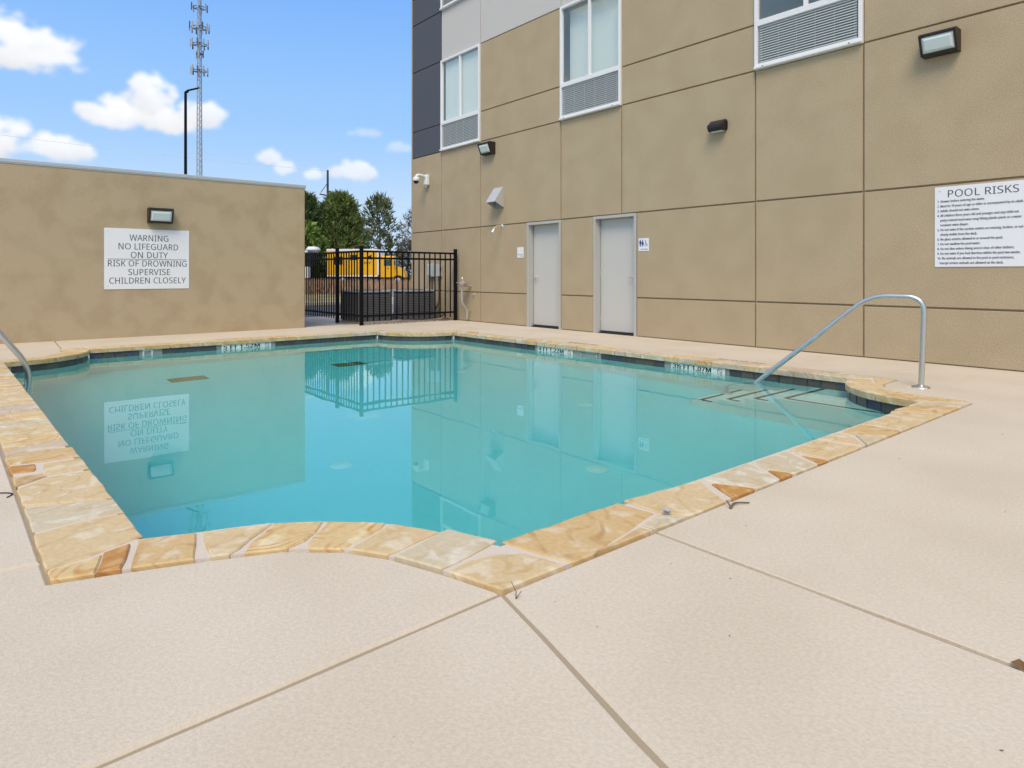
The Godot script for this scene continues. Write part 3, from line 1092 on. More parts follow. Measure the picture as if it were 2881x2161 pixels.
func wall_fittings() -> void:
	wall_lamp(thing("wall_lamp", "bronze wall lamp with white lens above the lifeguard warning sign", "wall lamp", Vector3(2.54, 2.035, ROOM_Z + 0.001), 0, "bronze wall lamps"))
	wall_lamp(on_hotel("wall_lamp", "bronze wall lamp just below the corner of the leftmost white hotel window", "wall lamp", 3.735, -11.07, "bronze wall lamps"))
	wall_lamp(on_hotel("wall_lamp", "bronze wall lamp high on the hotel wall above the pool risks sign", "wall lamp", 3.69, -2.60, "bronze wall lamps"))
	# small dark downlight
	var t := on_hotel("down_light", "small dark wedge shaped downlight on plain tan wall panel", "wall lamp", 3.25, -5.50)
	var st := start()
	profile(st, pts2([0.0, -0.075, 0.0, 0.085, 0.05, 0.085, 0.145, 0.01, 0.15, -0.03, 0.11, -0.08]), -0.12, 0.12)
	build(st, "housing", M.black_cast, t)
	block("lens", M.lens, t, Vector3(0, -0.082, 0.06), Vector3(0.18, 0.012, 0.08))
	block("mounting_plate", M.black_cast, t, Vector3(0, 0.0, 0.004), Vector3(0.27, 0.13, 0.008), 0.003)
	# vent hood
	t = on_hotel("vent_hood", "galvanised sheet metal vent hood above the shower head", "vent", 2.66, -10.75)
	st = start()
	var a := Vector3(-0.15, 0.21, 0.0)
	var b := Vector3(0.15, 0.21, 0.0)
	var c := Vector3(0.15, -0.10, 0.25)
	var d := Vector3(-0.15, -0.10, 0.25)
	quad(st, a + Vector3(0, 0, 0.03), b + Vector3(0, 0, 0.03), c, d, Vector3(0, 1, 1))
	quad(st, a, b, b + Vector3(0, 0, 0.03), a + Vector3(0, 0, 0.03), Vector3.UP)
	for s: float in [-1.0, 1.0]:
		var e := Vector3(s * 0.15, 0, 0)
		for q: Array in [[Vector3(0, 0.21, 0), Vector3(0, 0.21, 0.03), Vector3(0, -0.10, 0.25)], [Vector3(0, 0.21, 0), Vector3(0, -0.10, 0.25), Vector3(0, -0.22, 0.0)]]:
			tri(st, e + q[0], e + q[1], e + q[2], Vector3(s, 0, 0))
			tri(st, e * 0.98 + q[0], e * 0.98 + q[1], e * 0.98 + q[2], Vector3(-s, 0, 0))
	build(st, "hood", M.galvanised, t)
	block("damper", M.louver_back, t, Vector3(0, -0.04, 0.012), Vector3(0.28, 0.36, 0.02))
	block("lip", M.galvanised, t, Vector3(0, -0.105, 0.251), Vector3(0.305, 0.018, 0.008), 0.002)
	# shower head
	t = on_hotel("shower_head", "chrome shower head on a short arm under the vent hood", "shower", 2.06, -10.66)
	st = start(0)
	lathe(st, pts2([0.0, 0.018, 0.02, 0.016, 0.042, 0.0]), 20)
	var fl := build(st, "flange", M.chrome, t)
	fl.rotation.x = PI / 2
	st = start(0)
	tube(st, rounded(pts3([0, 0, 0.0, 0, 0.01, 0.12, -0.0, -0.05, 0.20]), 0.06), 0.011, -1, 12)
	build(st, "arm", M.chrome, t)
	st = start(0)
	tube(st, pts3([0, -0.05, 0.20, 0, -0.085, 0.222]), 0.014, 0.024, 14, false)
	tube(st, pts3([0, -0.085, 0.222, 0, -0.155, 0.262]), 0.024, 0.042, 14)
	build(st, "head", M.chrome, t)
	# security camera
	t = on_hotel("security_camera", "white dome security camera on a bracket near the hotel corner", "camera", 3.33, -13.50)
	block("base_box", M.white_plastic, t, Vector3(0, 0.0, 0.055), Vector3(0.13, 0.26, 0.11), 0.02)
	st = start(0)
	tube(st, rounded(pts3([0, 0.07, 0.09, 0, 0.10, 0.20, 0, 0.10, 0.33, 0, 0.03, 0.35]), 0.05), 0.036, -1, 14)
	build(st, "bracket_arm", M.white_plastic, t)
	st = start(0)
	lathe(st, pts2([0.05, 0.05, 0.075, 0.03, 0.08, -0.04, 0.07, -0.05]), 20, Vector3(0, 0.0, 0.35))
	build(st, "dome_cap", M.white_plastic, t)
	st = start(0)
	lathe(st, pts2([0.066, -0.045, 0.06, -0.08, 0.04, -0.105, 0.0, -0.118]), 20, Vector3(0, 0.0, 0.35))
	build(st, "dome", M.black_gloss, t)
	st = start(0)
	tube(st, pts3([0, -0.12, 0.07, 0, -0.175, 0.07]), 0.02, 0.012, 10)
	build(st, "cable_gland", M.white_plastic, t)
	# drain bowl and waste pipe
	t = on_hotel("foot_wash", "chrome wash bowl on a bent waste pipe beside the black fence post", "wash bowl", 0.0, -11.77)
	st = start(0)
	lathe(st, pts2([0.02, 0.80, 0.09, 0.825, 0.13, 0.87, 0.135, 0.872, 0.125, 0.865, 0.085, 0.835, 0.0, 0.82]), 22, Vector3(0, 0, 0.24))
	build(st, "bowl", M.chrome, t)
	st = start(0)
	tube(st, rounded(pts3([0, 0.81, 0.24, 0, 0.42, 0.24, 0, 0.26, 0.10, 0, 0.06, 0.10]), 0.06), 0.023, -1, 12)
	build(st, "waste_pipe", M.dull_pipe, t)
	st = start(0)
	tube(st, pts3([0, 0.78, 0.0, 0, 0.80, 0.23]), 0.028, 0.02, 12)
	tube(st, pts3([0, 0.23, 0.0, 0, 0.23, 0.10]), 0.012, -1, 10)
	build(st, "support_arm", M.dull_pipe, t)
	st = start(0)
	tube(st, rounded(pts3([0, 0.84, 0.22, 0.0, 0.93, 0.21, 0.04, 0.965, 0.26]), 0.03), 0.013, -1, 10)
	build(st, "spout", M.chrome, t)
	st = start(0)
	tube(st, pts3([0.13, 0.60, 0.0, 0.13, 0.60, 0.05]), 0.018, 0.024, 12)
	build(st, "push_valve", M.chrome, t)
	# disconnect boxes of the condensers
	t = on_hotel("disconnect_box", "pale grey electrical disconnect box beside a second narrower box behind the fence", "electrical box", 0.0, -13.30, "electrical boxes")
	block("enclosure", M.box_grey, t, Vector3(0, 1.14, 0.05), Vector3(0.22, 0.31, 0.10), 0.008)
	block("cover", M.box_grey, t, Vector3(0, 1.15, 0.105), Vector3(0.19, 0.27, 0.012), 0.004)
	st = start(0)
	tube(st, rounded(pts3([0.03, 0.99, 0.05, 0.04, 0.5, 0.06, -0.12, 0.18, 0.12, -0.35, 0.10, 0.2]), 0.15), 0.015, -1, 8)
	build(st, "conduit", M.conduit, t)
	t = on_hotel("disconnect_box", "narrow grey electrical box with hanging whip next to the wider box", "electrical box", 0.0, -12.98, "electrical boxes")
	block("enclosure", M.box_grey, t, Vector3(0, 1.135, 0.045), Vector3(0.15, 0.28, 0.09), 0.008)
	block("switch_handle", M.conduit, t, Vector3(0.09, 1.18, 0.06), Vector3(0.02, 0.09, 0.03), 0.004)
	st = start(0)
	tube(st, rounded(pts3([0.0, 0.995, 0.05, 0.02, 0.45, 0.05, 0.06, 0.25, 0.12, -0.3, 0.06, 0.3]), 0.15), 0.015, -1, 8)
	build(st, "conduit", M.conduit, t)


func signs() -> void:
	# lifeguard warning
	var t := thing("warning_sign", "large white no lifeguard on duty sign on the plant room wall", "sign", Vector3(2.371, 1.30, ROOM_Z + 0.001), 0)
	plate(t, 1.273, 1.005)
	for l: Array in [["WARNING", 0.019, 0.350, 0.585], ["NO LIFEGUARD", 0.012, 0.205, 0.894], ["ON DUTY", 0.018, 0.064, 0.556], ["RISK OF DROWNING", 0.004, -0.077, 1.180], ["SUPERVISE", 0.020, -0.221, 0.628], ["CHILDREN CLOSELY", 0.004, -0.363, 1.148]]:
		words(l[0], 0.100, M.navy_print, t, Vector3(l[1], l[2], 0.0072), 0, l[3])
	block("rule_line", M.navy_print, t, Vector3(0.004, -0.006, 0.0075), Vector3(1.18, 0.008, 0.0015))
	# pool rules
	t = on_hotel("rules_sign", "white pool risks sign with ten numbered rules on the hotel wall", "sign", 1.588, -2.21)
	plate(t, 0.93, 0.922)
	words("POOL RISKS", 0.082, M.navy_print, t, Vector3(-0.005, 0.375, 0.0072), 0, 0.66)
	var lines := ["1. Shower before entering the water.", "2. Must be 18 years of age or older or accompanied by an adult.", "3. Adults should not swim alone.", "4. All children three years old and younger and any child not", "    potty-trained must wear snug fitting plastic pants or a water", "    resistant swim diaper.", "5. Do not swim if the suction outlets are missing, broken, or not", "    clearly visible from the deck.", "6. No glass articles allowed in or around the pool.", "7. Do not swallow the pool water.", "8. Do not dive unless diving area is clear of other bathers.", "9. Do not swim if you had diarrhea within the past two weeks.", "10. No animals are allowed in the pool or pool enclosure,", "    except service animals are allowed on the deck."]
	for i in lines.size():
		var o := words(lines[i], 0.0265, M.navy_print, t, Vector3(-0.44, 0.292 - 0.0545 * i, 0.0072), -1)
		o.scale.x = 0.76
		var twin := words(lines[i], 0.0265, M.navy_print, t, Vector3(-0.4378, 0.292 - 0.0545 * i, 0.0074), -1)
		twin.scale.x = 0.76
	# door signs
	t = on_hotel("door_sign", "small white sign with blue lettering beside the left grey door", "sign", 1.487, -10.066)
	plate(t, 0.20, 0.215, false, 0.005)
	words("EQUIPMENT", 0.020, M.blue_print, t, Vector3(-0.005, -0.045, 0.0062), 0, 0.15)
	words("ROOM", 0.020, M.blue_print, t, Vector3(0.08, -0.077, 0.0062), 1, 0.065)
	t = on_hotel("restroom_sign", "small white restroom sign with blue figures beside the right grey door", "sign", 1.535, -6.924)
	plate(t, 0.215, 0.215, false, 0.005)
	words("RESTROOM", 0.020, M.blue_print, t, Vector3(0.01, -0.077, 0.0062), 0, 0.14)
	for k in 2:
		var st := start()
		var x := -0.068 + k * 0.05
		var p := PackedVector3Array()
		tube(st, pts3([x, 0.075, 0.006, x, 0.075, 0.008]), 0.010, -1, 14)
		if k == 0:
			for b: Array in [[x, 0.040, 0.030, 0.044], [x - 0.018, 0.038, 0.007, 0.040], [x + 0.018, 0.038, 0.007, 0.040], [x - 0.008, -0.004, 0.011, 0.048], [x + 0.008, -0.004, 0.011, 0.048]]:
				box(st, Vector3(b[0], b[1], 0.007), Vector3(b[2], b[3], 0.002))
		else:
			for q: Array in [[x - 0.010, 0.062, x + 0.010, 0.062, x + 0.026, 0.004, x - 0.026, 0.004]]:
				quad(st, Vector3(q[0], q[1], 0.008), Vector3(q[2], q[3], 0.008), Vector3(q[4], q[5], 0.008), Vector3(q[6], q[7], 0.008), Vector3(0, 0, 1))
			for b: Array in [[x - 0.007, -0.012, 0.009, 0.034], [x + 0.007, -0.012, 0.009, 0.034]]:
				box(st, Vector3(b[0], b[1], 0.007), Vector3(b[2], b[3], 0.002))
		build(st, "figure_mark", M.blue_print, t)
	var st := start()
	var wheel := PackedVector3Array()
	for i in 15:
		var a := deg_to_rad(-250 + 300.0 * i / 14.0)
		wheel.append(Vector3(0.050 + cos(a) * 0.022, 0.002 + sin(a) * 0.022, 0.007))
	tube(st, wheel, 0.003, -1, 6)
	tube(st, pts3([0.042, 0.055, 0.007, 0.046, 0.018, 0.007, 0.066, 0.016, 0.007, 0.076, -0.014, 0.007]), 0.005, -1, 6)
	tube(st, pts3([0.042, 0.066, 0.006, 0.042, 0.066, 0.008]), 0.008, -1, 12)
	build(st, "figure_mark", M.blue_print, t)


func plant_room() -> void:
	var t := thing("plant_room", "low tan rendered block with a pale metal roof edge behind the pool", "building")
	var st := start()
	var x0 := -9.0
	var x1 := 5.10
	box(st, Vector3((x0 + x1) / 2.0, 1.355, ROOM_Z - 1.8), Vector3(x1 - x0, 2.75, 3.6), 0.012)
	build(st, "wall", M.room_stucco, t)
	block("roof_edge", M.metal_cap, t, Vector3((x0 + x1) / 2.0, 2.757, ROOM_Z - 1.8), Vector3(x1 - x0 + 0.03, 0.055, 3.63), 0.006)
	block("drip_edge", M.metal_cap, t, Vector3((x0 + x1) / 2.0, 2.722, ROOM_Z - 1.8), Vector3(x1 - x0 + 0.016, 0.014, 3.616))
	for x: float in [-6.2, -3.15, -0.1, 2.95]:
		block("cap_seam", M.metal_cap, t, Vector3(x, 2.757, ROOM_Z - 1.8), Vector3(0.08, 0.058, 3.636), 0.004)


# ---------- rails, fence, machines ----------
func rails() -> void:
	# step handrail: deck post, bend, slope into the water, foot on the steps
	var t := thing("step_handrail", "stainless steel handrail sloping from the deck into the pool steps", "handrail")
	var a := Vector3(6.747, 0.0, -2.20)
	var e := Vector3(6.525, WATER, -3.709)
	var dir := Vector3(e.x - a.x, 0, e.z - a.z).normalized()
	var st := start(0)
	var line := rounded(PackedVector3Array([a + Vector3(0, -0.03, 0), a + Vector3(0.006, 0.835, 0.03), a + dir * 0.42 + Vector3(0, 0.835, 0), e, e + dir * 0.33 + Vector3(0, -0.352, 0), e + dir * 0.33 + Vector3(0, -0.86, 0)]), 0.16, 8)
	tube(st, line, 0.0245, -1, 18)
	build(st, "rail", M.stainless, t)
	st = start(0)
	lathe(st, pts2([0.026, 0.026, 0.034, 0.022, 0.07, 0.012, 0.078, 0.0]), 24, a)
	build(st, "base_flange", M.stainless, t)
	st = start(0)
	lathe(st, pts2([0.026, 0.030, 0.06, 0.02, 0.068, 0.0]), 20, e + dir * 0.33 + Vector3(0, -0.835, 0))
	build(st, "foot_flange", M.stainless, t)
	# ladder at the far left of the pool
	t = thing("pool_ladder", "stainless steel pool ladder with two curved rails at the left edge", "ladder")
	for z: float in [-9.28, -8.80]:
		st = start(0)
		var s := (z + 2.92) * -0.0265
		tube(st, rounded(pts3([-0.32 - s * 0.0, -0.02, z, -0.32, 0.72, z, 0.02, 0.80, z, 0.545 - 0.02 * (z + 9.28), 0.03, z, 0.545 - 0.02 * (z + 9.28), -1.0, z]), 0.14, 8), 0.0245, -1, 16)
		build(st, "rail", M.stainless, t)
		st = start(0)
		lathe(st, pts2([0.026, 0.026, 0.034, 0.022, 0.07, 0.012, 0.078, 0.0]), 20, Vector3(-0.32, 0, z))
		build(st, "base_flange", M.stainless, t)
	for y: float in [-0.38, -0.66, -0.94]:
		block("tread", M.white_plastic, t, Vector3(0.53, y, -9.04), Vector3(0.09, 0.03, 0.46), 0.01)


func fence_run(t: Node3D, a: Vector3, b: Vector3, posts: Array, spacing: float) -> void:
	# posts, three rails and square pickets; a and b at ground level
	var d := b - a
	var length := d.length()
	var turn := atan2(-d.z, d.x)
	for s: float in posts:
		var p := a + d * s
		var o := block("post", M.fence_black, t, p + Vector3(0, 0.795, 0), Vector3(0.064, 1.61, 0.064), 0.004)
		o.rotation.y = turn
		var cap := block("post_cap", M.fence_black, t, p + Vector3(0, 1.605, 0), Vector3(0.07, 0.022, 0.07), 0.006)
		cap.rotation.y = turn
	for y: float in [1.515, 1.378, 0.19]:
		var o := block("rail", M.fence_black, t, (a + b) / 2.0 + Vector3(0, y, 0), Vector3(length - 0.06, 0.040, 0.030), 0.003)
		o.rotation.y = turn
	var n := int(round(length / spacing))
	var st := start()
	box(st, Vector3.ZERO, Vector3(0.022, 1.44, 0.022), 0.0)
	st.generate_normals()
	var mesh := st.commit()
	for i in range(1, n):
		var p := a + d * (float(i) / n)
		var skip := false
		for s: float in posts:
			skip = skip or absf(s * length - length * i / n) < 0.06
		if not skip:
			var o := put(mesh, "picket", M.fence_black, t, p + Vector3(0, 0.80, 0))
			o.rotation.y = turn


func fences() -> void:
	var t := thing("metal_fence", "black metal picket fence panel between corner post and hotel wall", "fence")
	fence_run(t, Vector3(6.209, 0, -12.21), Vector3(8.54, 0, -12.21), [0.0, 1.0], 0.137)
	t = thing("metal_fence", "black metal picket fence running back past the plant room corner", "fence")
	fence_run(t, Vector3(6.209, 0, -12.28), Vector3(6.209, 0, -16.6), [0.246, 1.0], 0.125)


func condenser(t: Node3D, w: float, h: float) -> void:
	# louvred cabinet with a fan guard on top
	block("cabinet", M.ac_dark, t, Vector3(0, h / 2.0 + 0.02, 0), Vector3(w - 0.05, h - 0.06, w - 0.05))
	for sx: float in [-1.0, 1.0]:
		for sz: float in [-1.0, 1.0]:
			block("corner_post", M.ac_grey, t, Vector3(sx * (w / 2 - 0.02), h / 2.0, sz * (w / 2 - 0.02)), Vector3(0.045, h - 0.02, 0.045), 0.005)
	var n := 14
	for i in n:
		var y := 0.07 + (h - 0.16) * i / (n - 1.0)
		for k in 4:
			var o := block("louver", M.ac_grey, t, Vector3(0, y, 0) + Vector3(0, 0, w / 2 - 0.02).rotated(Vector3.UP, k * PI / 2), Vector3(w - 0.10, 0.026, 0.012))
			o.rotation = Vector3(-0.45, k * PI / 2, 0)
			o.rotation_order = EULER_ORDER_YXZ
	block("top_pan", M.ac_top, t, Vector3(0, h - 0.015, 0), Vector3(w, 0.04, w), 0.008)
	block("base_pan", M.ac_grey, t, Vector3(0, 0.025, 0), Vector3(w, 0.05, w), 0.006)
	var st := start(0)
	for k in 6:
		var ringp := PackedVector3Array()
		var r := 0.06 + k * 0.055
		for i in 25:
			ringp.append(Vector3(cos(TAU * i / 24.0) * r, h + 0.03 - r * 0.06, sin(TAU * i / 24.0) * r))
		tube(st, ringp, 0.004, -1, 5, false)
	for k in 8:
		var a := TAU * k / 8.0
		tube(st, PackedVector3Array([Vector3(0, h + 0.03, 0), Vector3(cos(a) * 0.35, h + 0.005, sin(a) * 0.35)]), 0.004, -1, 5)
	build(st, "fan_guard", M.ac_grey, t)


func machines() -> void:
	var pad := block("equipment_pad", M.walk, self, Vector3(7.55, -0.005, -13.35), Vector3(2.15, 0.05, 1.15), 0.01)
	tag(pad, "concrete pad under the two condenser units behind the fence", "concrete pad")
	var t := thing("condenser_unit", "grey air conditioning condenser behind the fence corner post, farther from the hotel", "air conditioner", Vector3(6.86, 0.02, -13.25), 0.0, "air conditioning condensers")
	condenser(t, 0.80, 0.66)
	block("service_panel", M.box_grey, t, Vector3(0.435, 0.37, 0.25), Vector3(0.07, 0.55, 0.27), 0.006)
	block("data_label", M.sign_white, t, Vector3(0.43, 0.44, 0.387), Vector3(0.05, 0.16, 0.003))
	t = thing("condenser_unit", "grey air conditioning condenser behind the fence, the one against the hotel wall", "air conditioner", Vector3(7.98, 0.02, -13.25), 0.0, "air conditioning condensers")
	condenser(t, 0.84, 0.66)
	var st := start(0)
	tube(st, rounded(pts3([7.3, 0.22, -12.9, 7.45, 0.05, -12.75, 7.9, 0.03, -12.62, 8.4, 0.05, -12.65, 8.64, 0.12, -12.8]), 0.12), 0.016, -1, 8)
	tag(build(st, "refrigerant_line", M.conduit, self), "black insulated line on the ground between condensers and hotel wall", "pipe")
	# small stones and mulch under the fence
	st = start()
	var r := RandomNumberGenerator.new()
	r.seed = 77
	for i in 900:
		var p := Vector3(r.randf_range(6.3, 8.6), -0.01, r.randf_range(-12.62, -12.24))
		if r.randf() < 0.4:
			p = Vector3(r.randf_range(8.2, 8.64), -0.01, r.randf_range(-13.6, -12.3))
		var s := r.randf_range(0.008, 0.026)
		var q := Vector3(r.randf_range(-1, 1), 0, r.randf_range(-1, 1)).normalized() * s * 1.6
		var u := Vector3(-q.z, 0, q.x) * r.randf_range(0.3, 0.8)
		var top := p + Vector3(0, s * 0.9, 0)
		quad(st, p - q, p + u, top, p - q, -q + u + Vector3.UP)
		tri(st, p + u, p + q, top, q + u + Vector3.UP)
		tri(st, p + q, p - u, top, q - u + Vector3.UP)
		tri(st, p - u, p - q, top, -q - u + Vector3.UP)
	var mulch := build(st, "mulch", M.straw, self)
	mulch.set_meta("kind", "stuff")
	tag(mulch, "brown mulch and grit along the foot of the fence", "mulch")


# ---------- beyond the fence ----------
func facing() -> Vector3:
	return Vector3(0.767, 0, 0.642)


func truck() -> void:
	# a yellow box truck parked side on: built along +x, seen from +z
	var t := thing("box_truck", "yellow box truck with bonnet parked beyond the drive", "truck", Vector3(24.3, 0.06, -53.0), -0.70)
	block("cargo_box", M.truck_yellow, t, Vector3(1.9, 1.93, 0), Vector3(4.3, 2.0, 2.3), 0.02)
	block("roof_band", M.truck_white, t, Vector3(1.9, 3.03, 0), Vector3(4.32, 0.20, 2.32), 0.03)
	block("skirt", M.truck_white, t, Vector3(1.9, 0.86, 0), Vector3(4.32, 0.14, 2.32), 0.01)
	block("front_corner", M.truck_white, t, Vector3(4.12, 1.95, 0), Vector3(0.26, 2.1, 2.34), 0.04)
	block("cargo_window", M.truck_dark, t, Vector3(0.75, 2.15, 1.15), Vector3(0.72, 0.68, 0.03))
	block("cargo_window", M.truck_dark, t, Vector3(2.05, 2.42, 1.15), Vector3(0.60, 0.42, 0.03))
	var st := start()
	profile(st, pts2([-1.0, 0.75, -1.0, 2.42, -0.85, 2.55, 0.85, 2.55, 1.0, 2.42, 1.0, 0.75]), 4.28, 5.40)
	build(st, "cab", M.truck_yellow, t)
	block("cab_window", M.truck_glass, t, Vector3(4.90, 1.98, 1.0), Vector3(0.68, 0.52, 0.03))
	block("door_handle", M.truck_dark, t, Vector3(4.9, 1.5, 1.01), Vector3(0.12, 0.05, 0.03))
	block("mirror", M.truck_dark, t, Vector3(5.5, 1.95, 1.15), Vector3(0.1, 0.4, 0.18), 0.02)
	st = start()
	for q: Array in [[Vector3(5.40, 1.72, -0.85), Vector3(5.40, 1.72, 0.85), Vector3(6.15, 1.42, 0.78), Vector3(6.15, 1.42, -0.78), Vector3.UP], [Vector3(6.15, 1.42, -0.78), Vector3(6.15, 1.42, 0.78), Vector3(6.35, 0.75, 0.80), Vector3(6.35, 0.75, -0.80), Vector3.RIGHT]]:
		quad(st, q[0], q[1], q[2], q[3], q[4])
	for s: float in [-1.0, 1.0]:
		quad(st, Vector3(5.40, 1.72, s * 0.85), Vector3(6.15, 1.42, s * 0.78), Vector3(6.35, 0.75, s * 0.80), Vector3(5.40, 0.75, s * 0.88), Vector3(0, 0, s))
	build(st, "bonnet", M.truck_yellow, t)
	block("windscreen", M.truck_glass, t, Vector3(5.41, 2.08, 0), Vector3(0.03, 0.58, 1.7))
	block("bumper", M.truck_dark, t, Vector3(6.35, 0.6, 0), Vector3(0.16, 0.26, 2.0), 0.02)
	block("chassis", M.truck_dark, t, Vector3(3.0, 0.66, 0), Vector3(6.2, 0.22, 0.9))
	block("tool_box", M.truck_dark, t, Vector3(2.7, 0.62, 0.85), Vector3(1.2, 0.36, 0.5))
	for x: float in [1.1, 5.75]:
		for z: float in [-0.98, 0.98]:
			st = start(0)
			tube(st, pts3([x, 0.46, z - 0.14, x, 0.46, z + 0.14]), 0.46, -1, 22)
			var wheel := build(st, "wheel", M.tyre, t)
			st = start(0)
			tube(st, pts3([x, 0.46, z - 0.15, x, 0.46, z + 0.15]), 0.24, -1, 18)
			build(st, "rim", M.truck_white, wheel)
	# black wing emblem and lettering on the cargo box
	st = start()
	for f: Array in [[2.75, 2.28, 3.55, 2.66, 3.55, 2.34], [3.0, 2.30, 3.62, 2.24, 3.62, 2.40]]:
		tri(st, Vector3(f[0], f[1], 1.156), Vector3(f[2], f[3], 1.156), Vector3(f[4], f[5], 1.156), Vector3(0, 0, 1))
	build(st, "emblem", M.black_print, t)
	words("SKY", 0.22, M.black_print, t, Vector3(3.05, 1.95, 1.156), 0, 0.95)
	for x: float in [0.2, 2.0, 3.7]:
		block("marker_lamp", M.orange, t, Vector3(x, 3.17, 1.0), Vector3(0.12, 0.08, 0.1))
	# a dark flatbed with white side boxes next to it
	t = thing("service_truck", "dark service truck with white side boxes behind the yellow truck's tail", "truck", Vector3(20.6, 0.06, -55.6), -0.70)
	block("rack_body", M.truck_dark, t, Vector3(1.2, 2.3, 0), Vector3(3.6, 1.1, 2.0), 0.03)
	block("side_box", M.truck_white, t, Vector3(2.2, 1.15, 0.9), Vector3(1.5, 0.95, 0.5), 0.02)
	block("deck", M.truck_dark, t, Vector3(1.2, 1.7, 0), Vector3(3.9, 0.14, 2.1))
	block("boom_base", M.truck_white, t, Vector3(2.9, 3.1, 0), Vector3(1.0, 0.5, 1.2), 0.2)
	block("beacon", M.orange, t, Vector3(0.4, 2.98, 0.6), Vector3(0.22, 0.22, 0.22), 0.03)
	block("headboard", M.truck_white, t, Vector3(2.0, 2.92, 0.9), Vector3(1.4, 0.16, 0.1))
	for x: float in [-0.2, 2.6]:
		for z: float in [-0.9, 0.9]:
			st = start(0)
			tube(st, pts3([x, 0.45, z - 0.14, x, 0.45, z + 0.14]), 0.45, -1, 20)
			build(st, "wheel", M.tyre, t)
	# digger
	t = thing("digger", "yellow digger with black arm standing in front of the truck", "digger", Vector3(30.2, 0.06, -49.6), -0.70)
	block("track", M.tyre, t, Vector3(0.9, 0.4, 0.6), Vector3(2.4, 0.7, 0.45), 0.2)
	block("track", M.tyre, t, Vector3(0.9, 0.4, -0.6), Vector3(2.4, 0.7, 0.45), 0.2)
	block("engine_cover", M.truck_yellow, t, Vector3(1.1, 1.35, 0), Vector3(1.6, 1.1, 1.5), 0.12)
	block("counterweight", M.truck_dark, t, Vector3(0.15, 1.2, 0), Vector3(0.5, 0.9, 1.4), 0.1)
	st = start(0)
	tube(st, rounded(pts3([0.6, 1.4, 0.5, -0.3, 2.0, 0.6, -0.8, 0.7, 0.6]), 0.3), 0.12, 0.09, 10)
	build(st, "arm", M.truck_dark, t)
	st = start()
	profile(st, pts2([0.3, 0.45, 0.35, 0.95, 0.75, 1.0, 0.9, 0.5]), -1.25, -0.65)
	build(st, "bucket", M.truck_yellow, t)


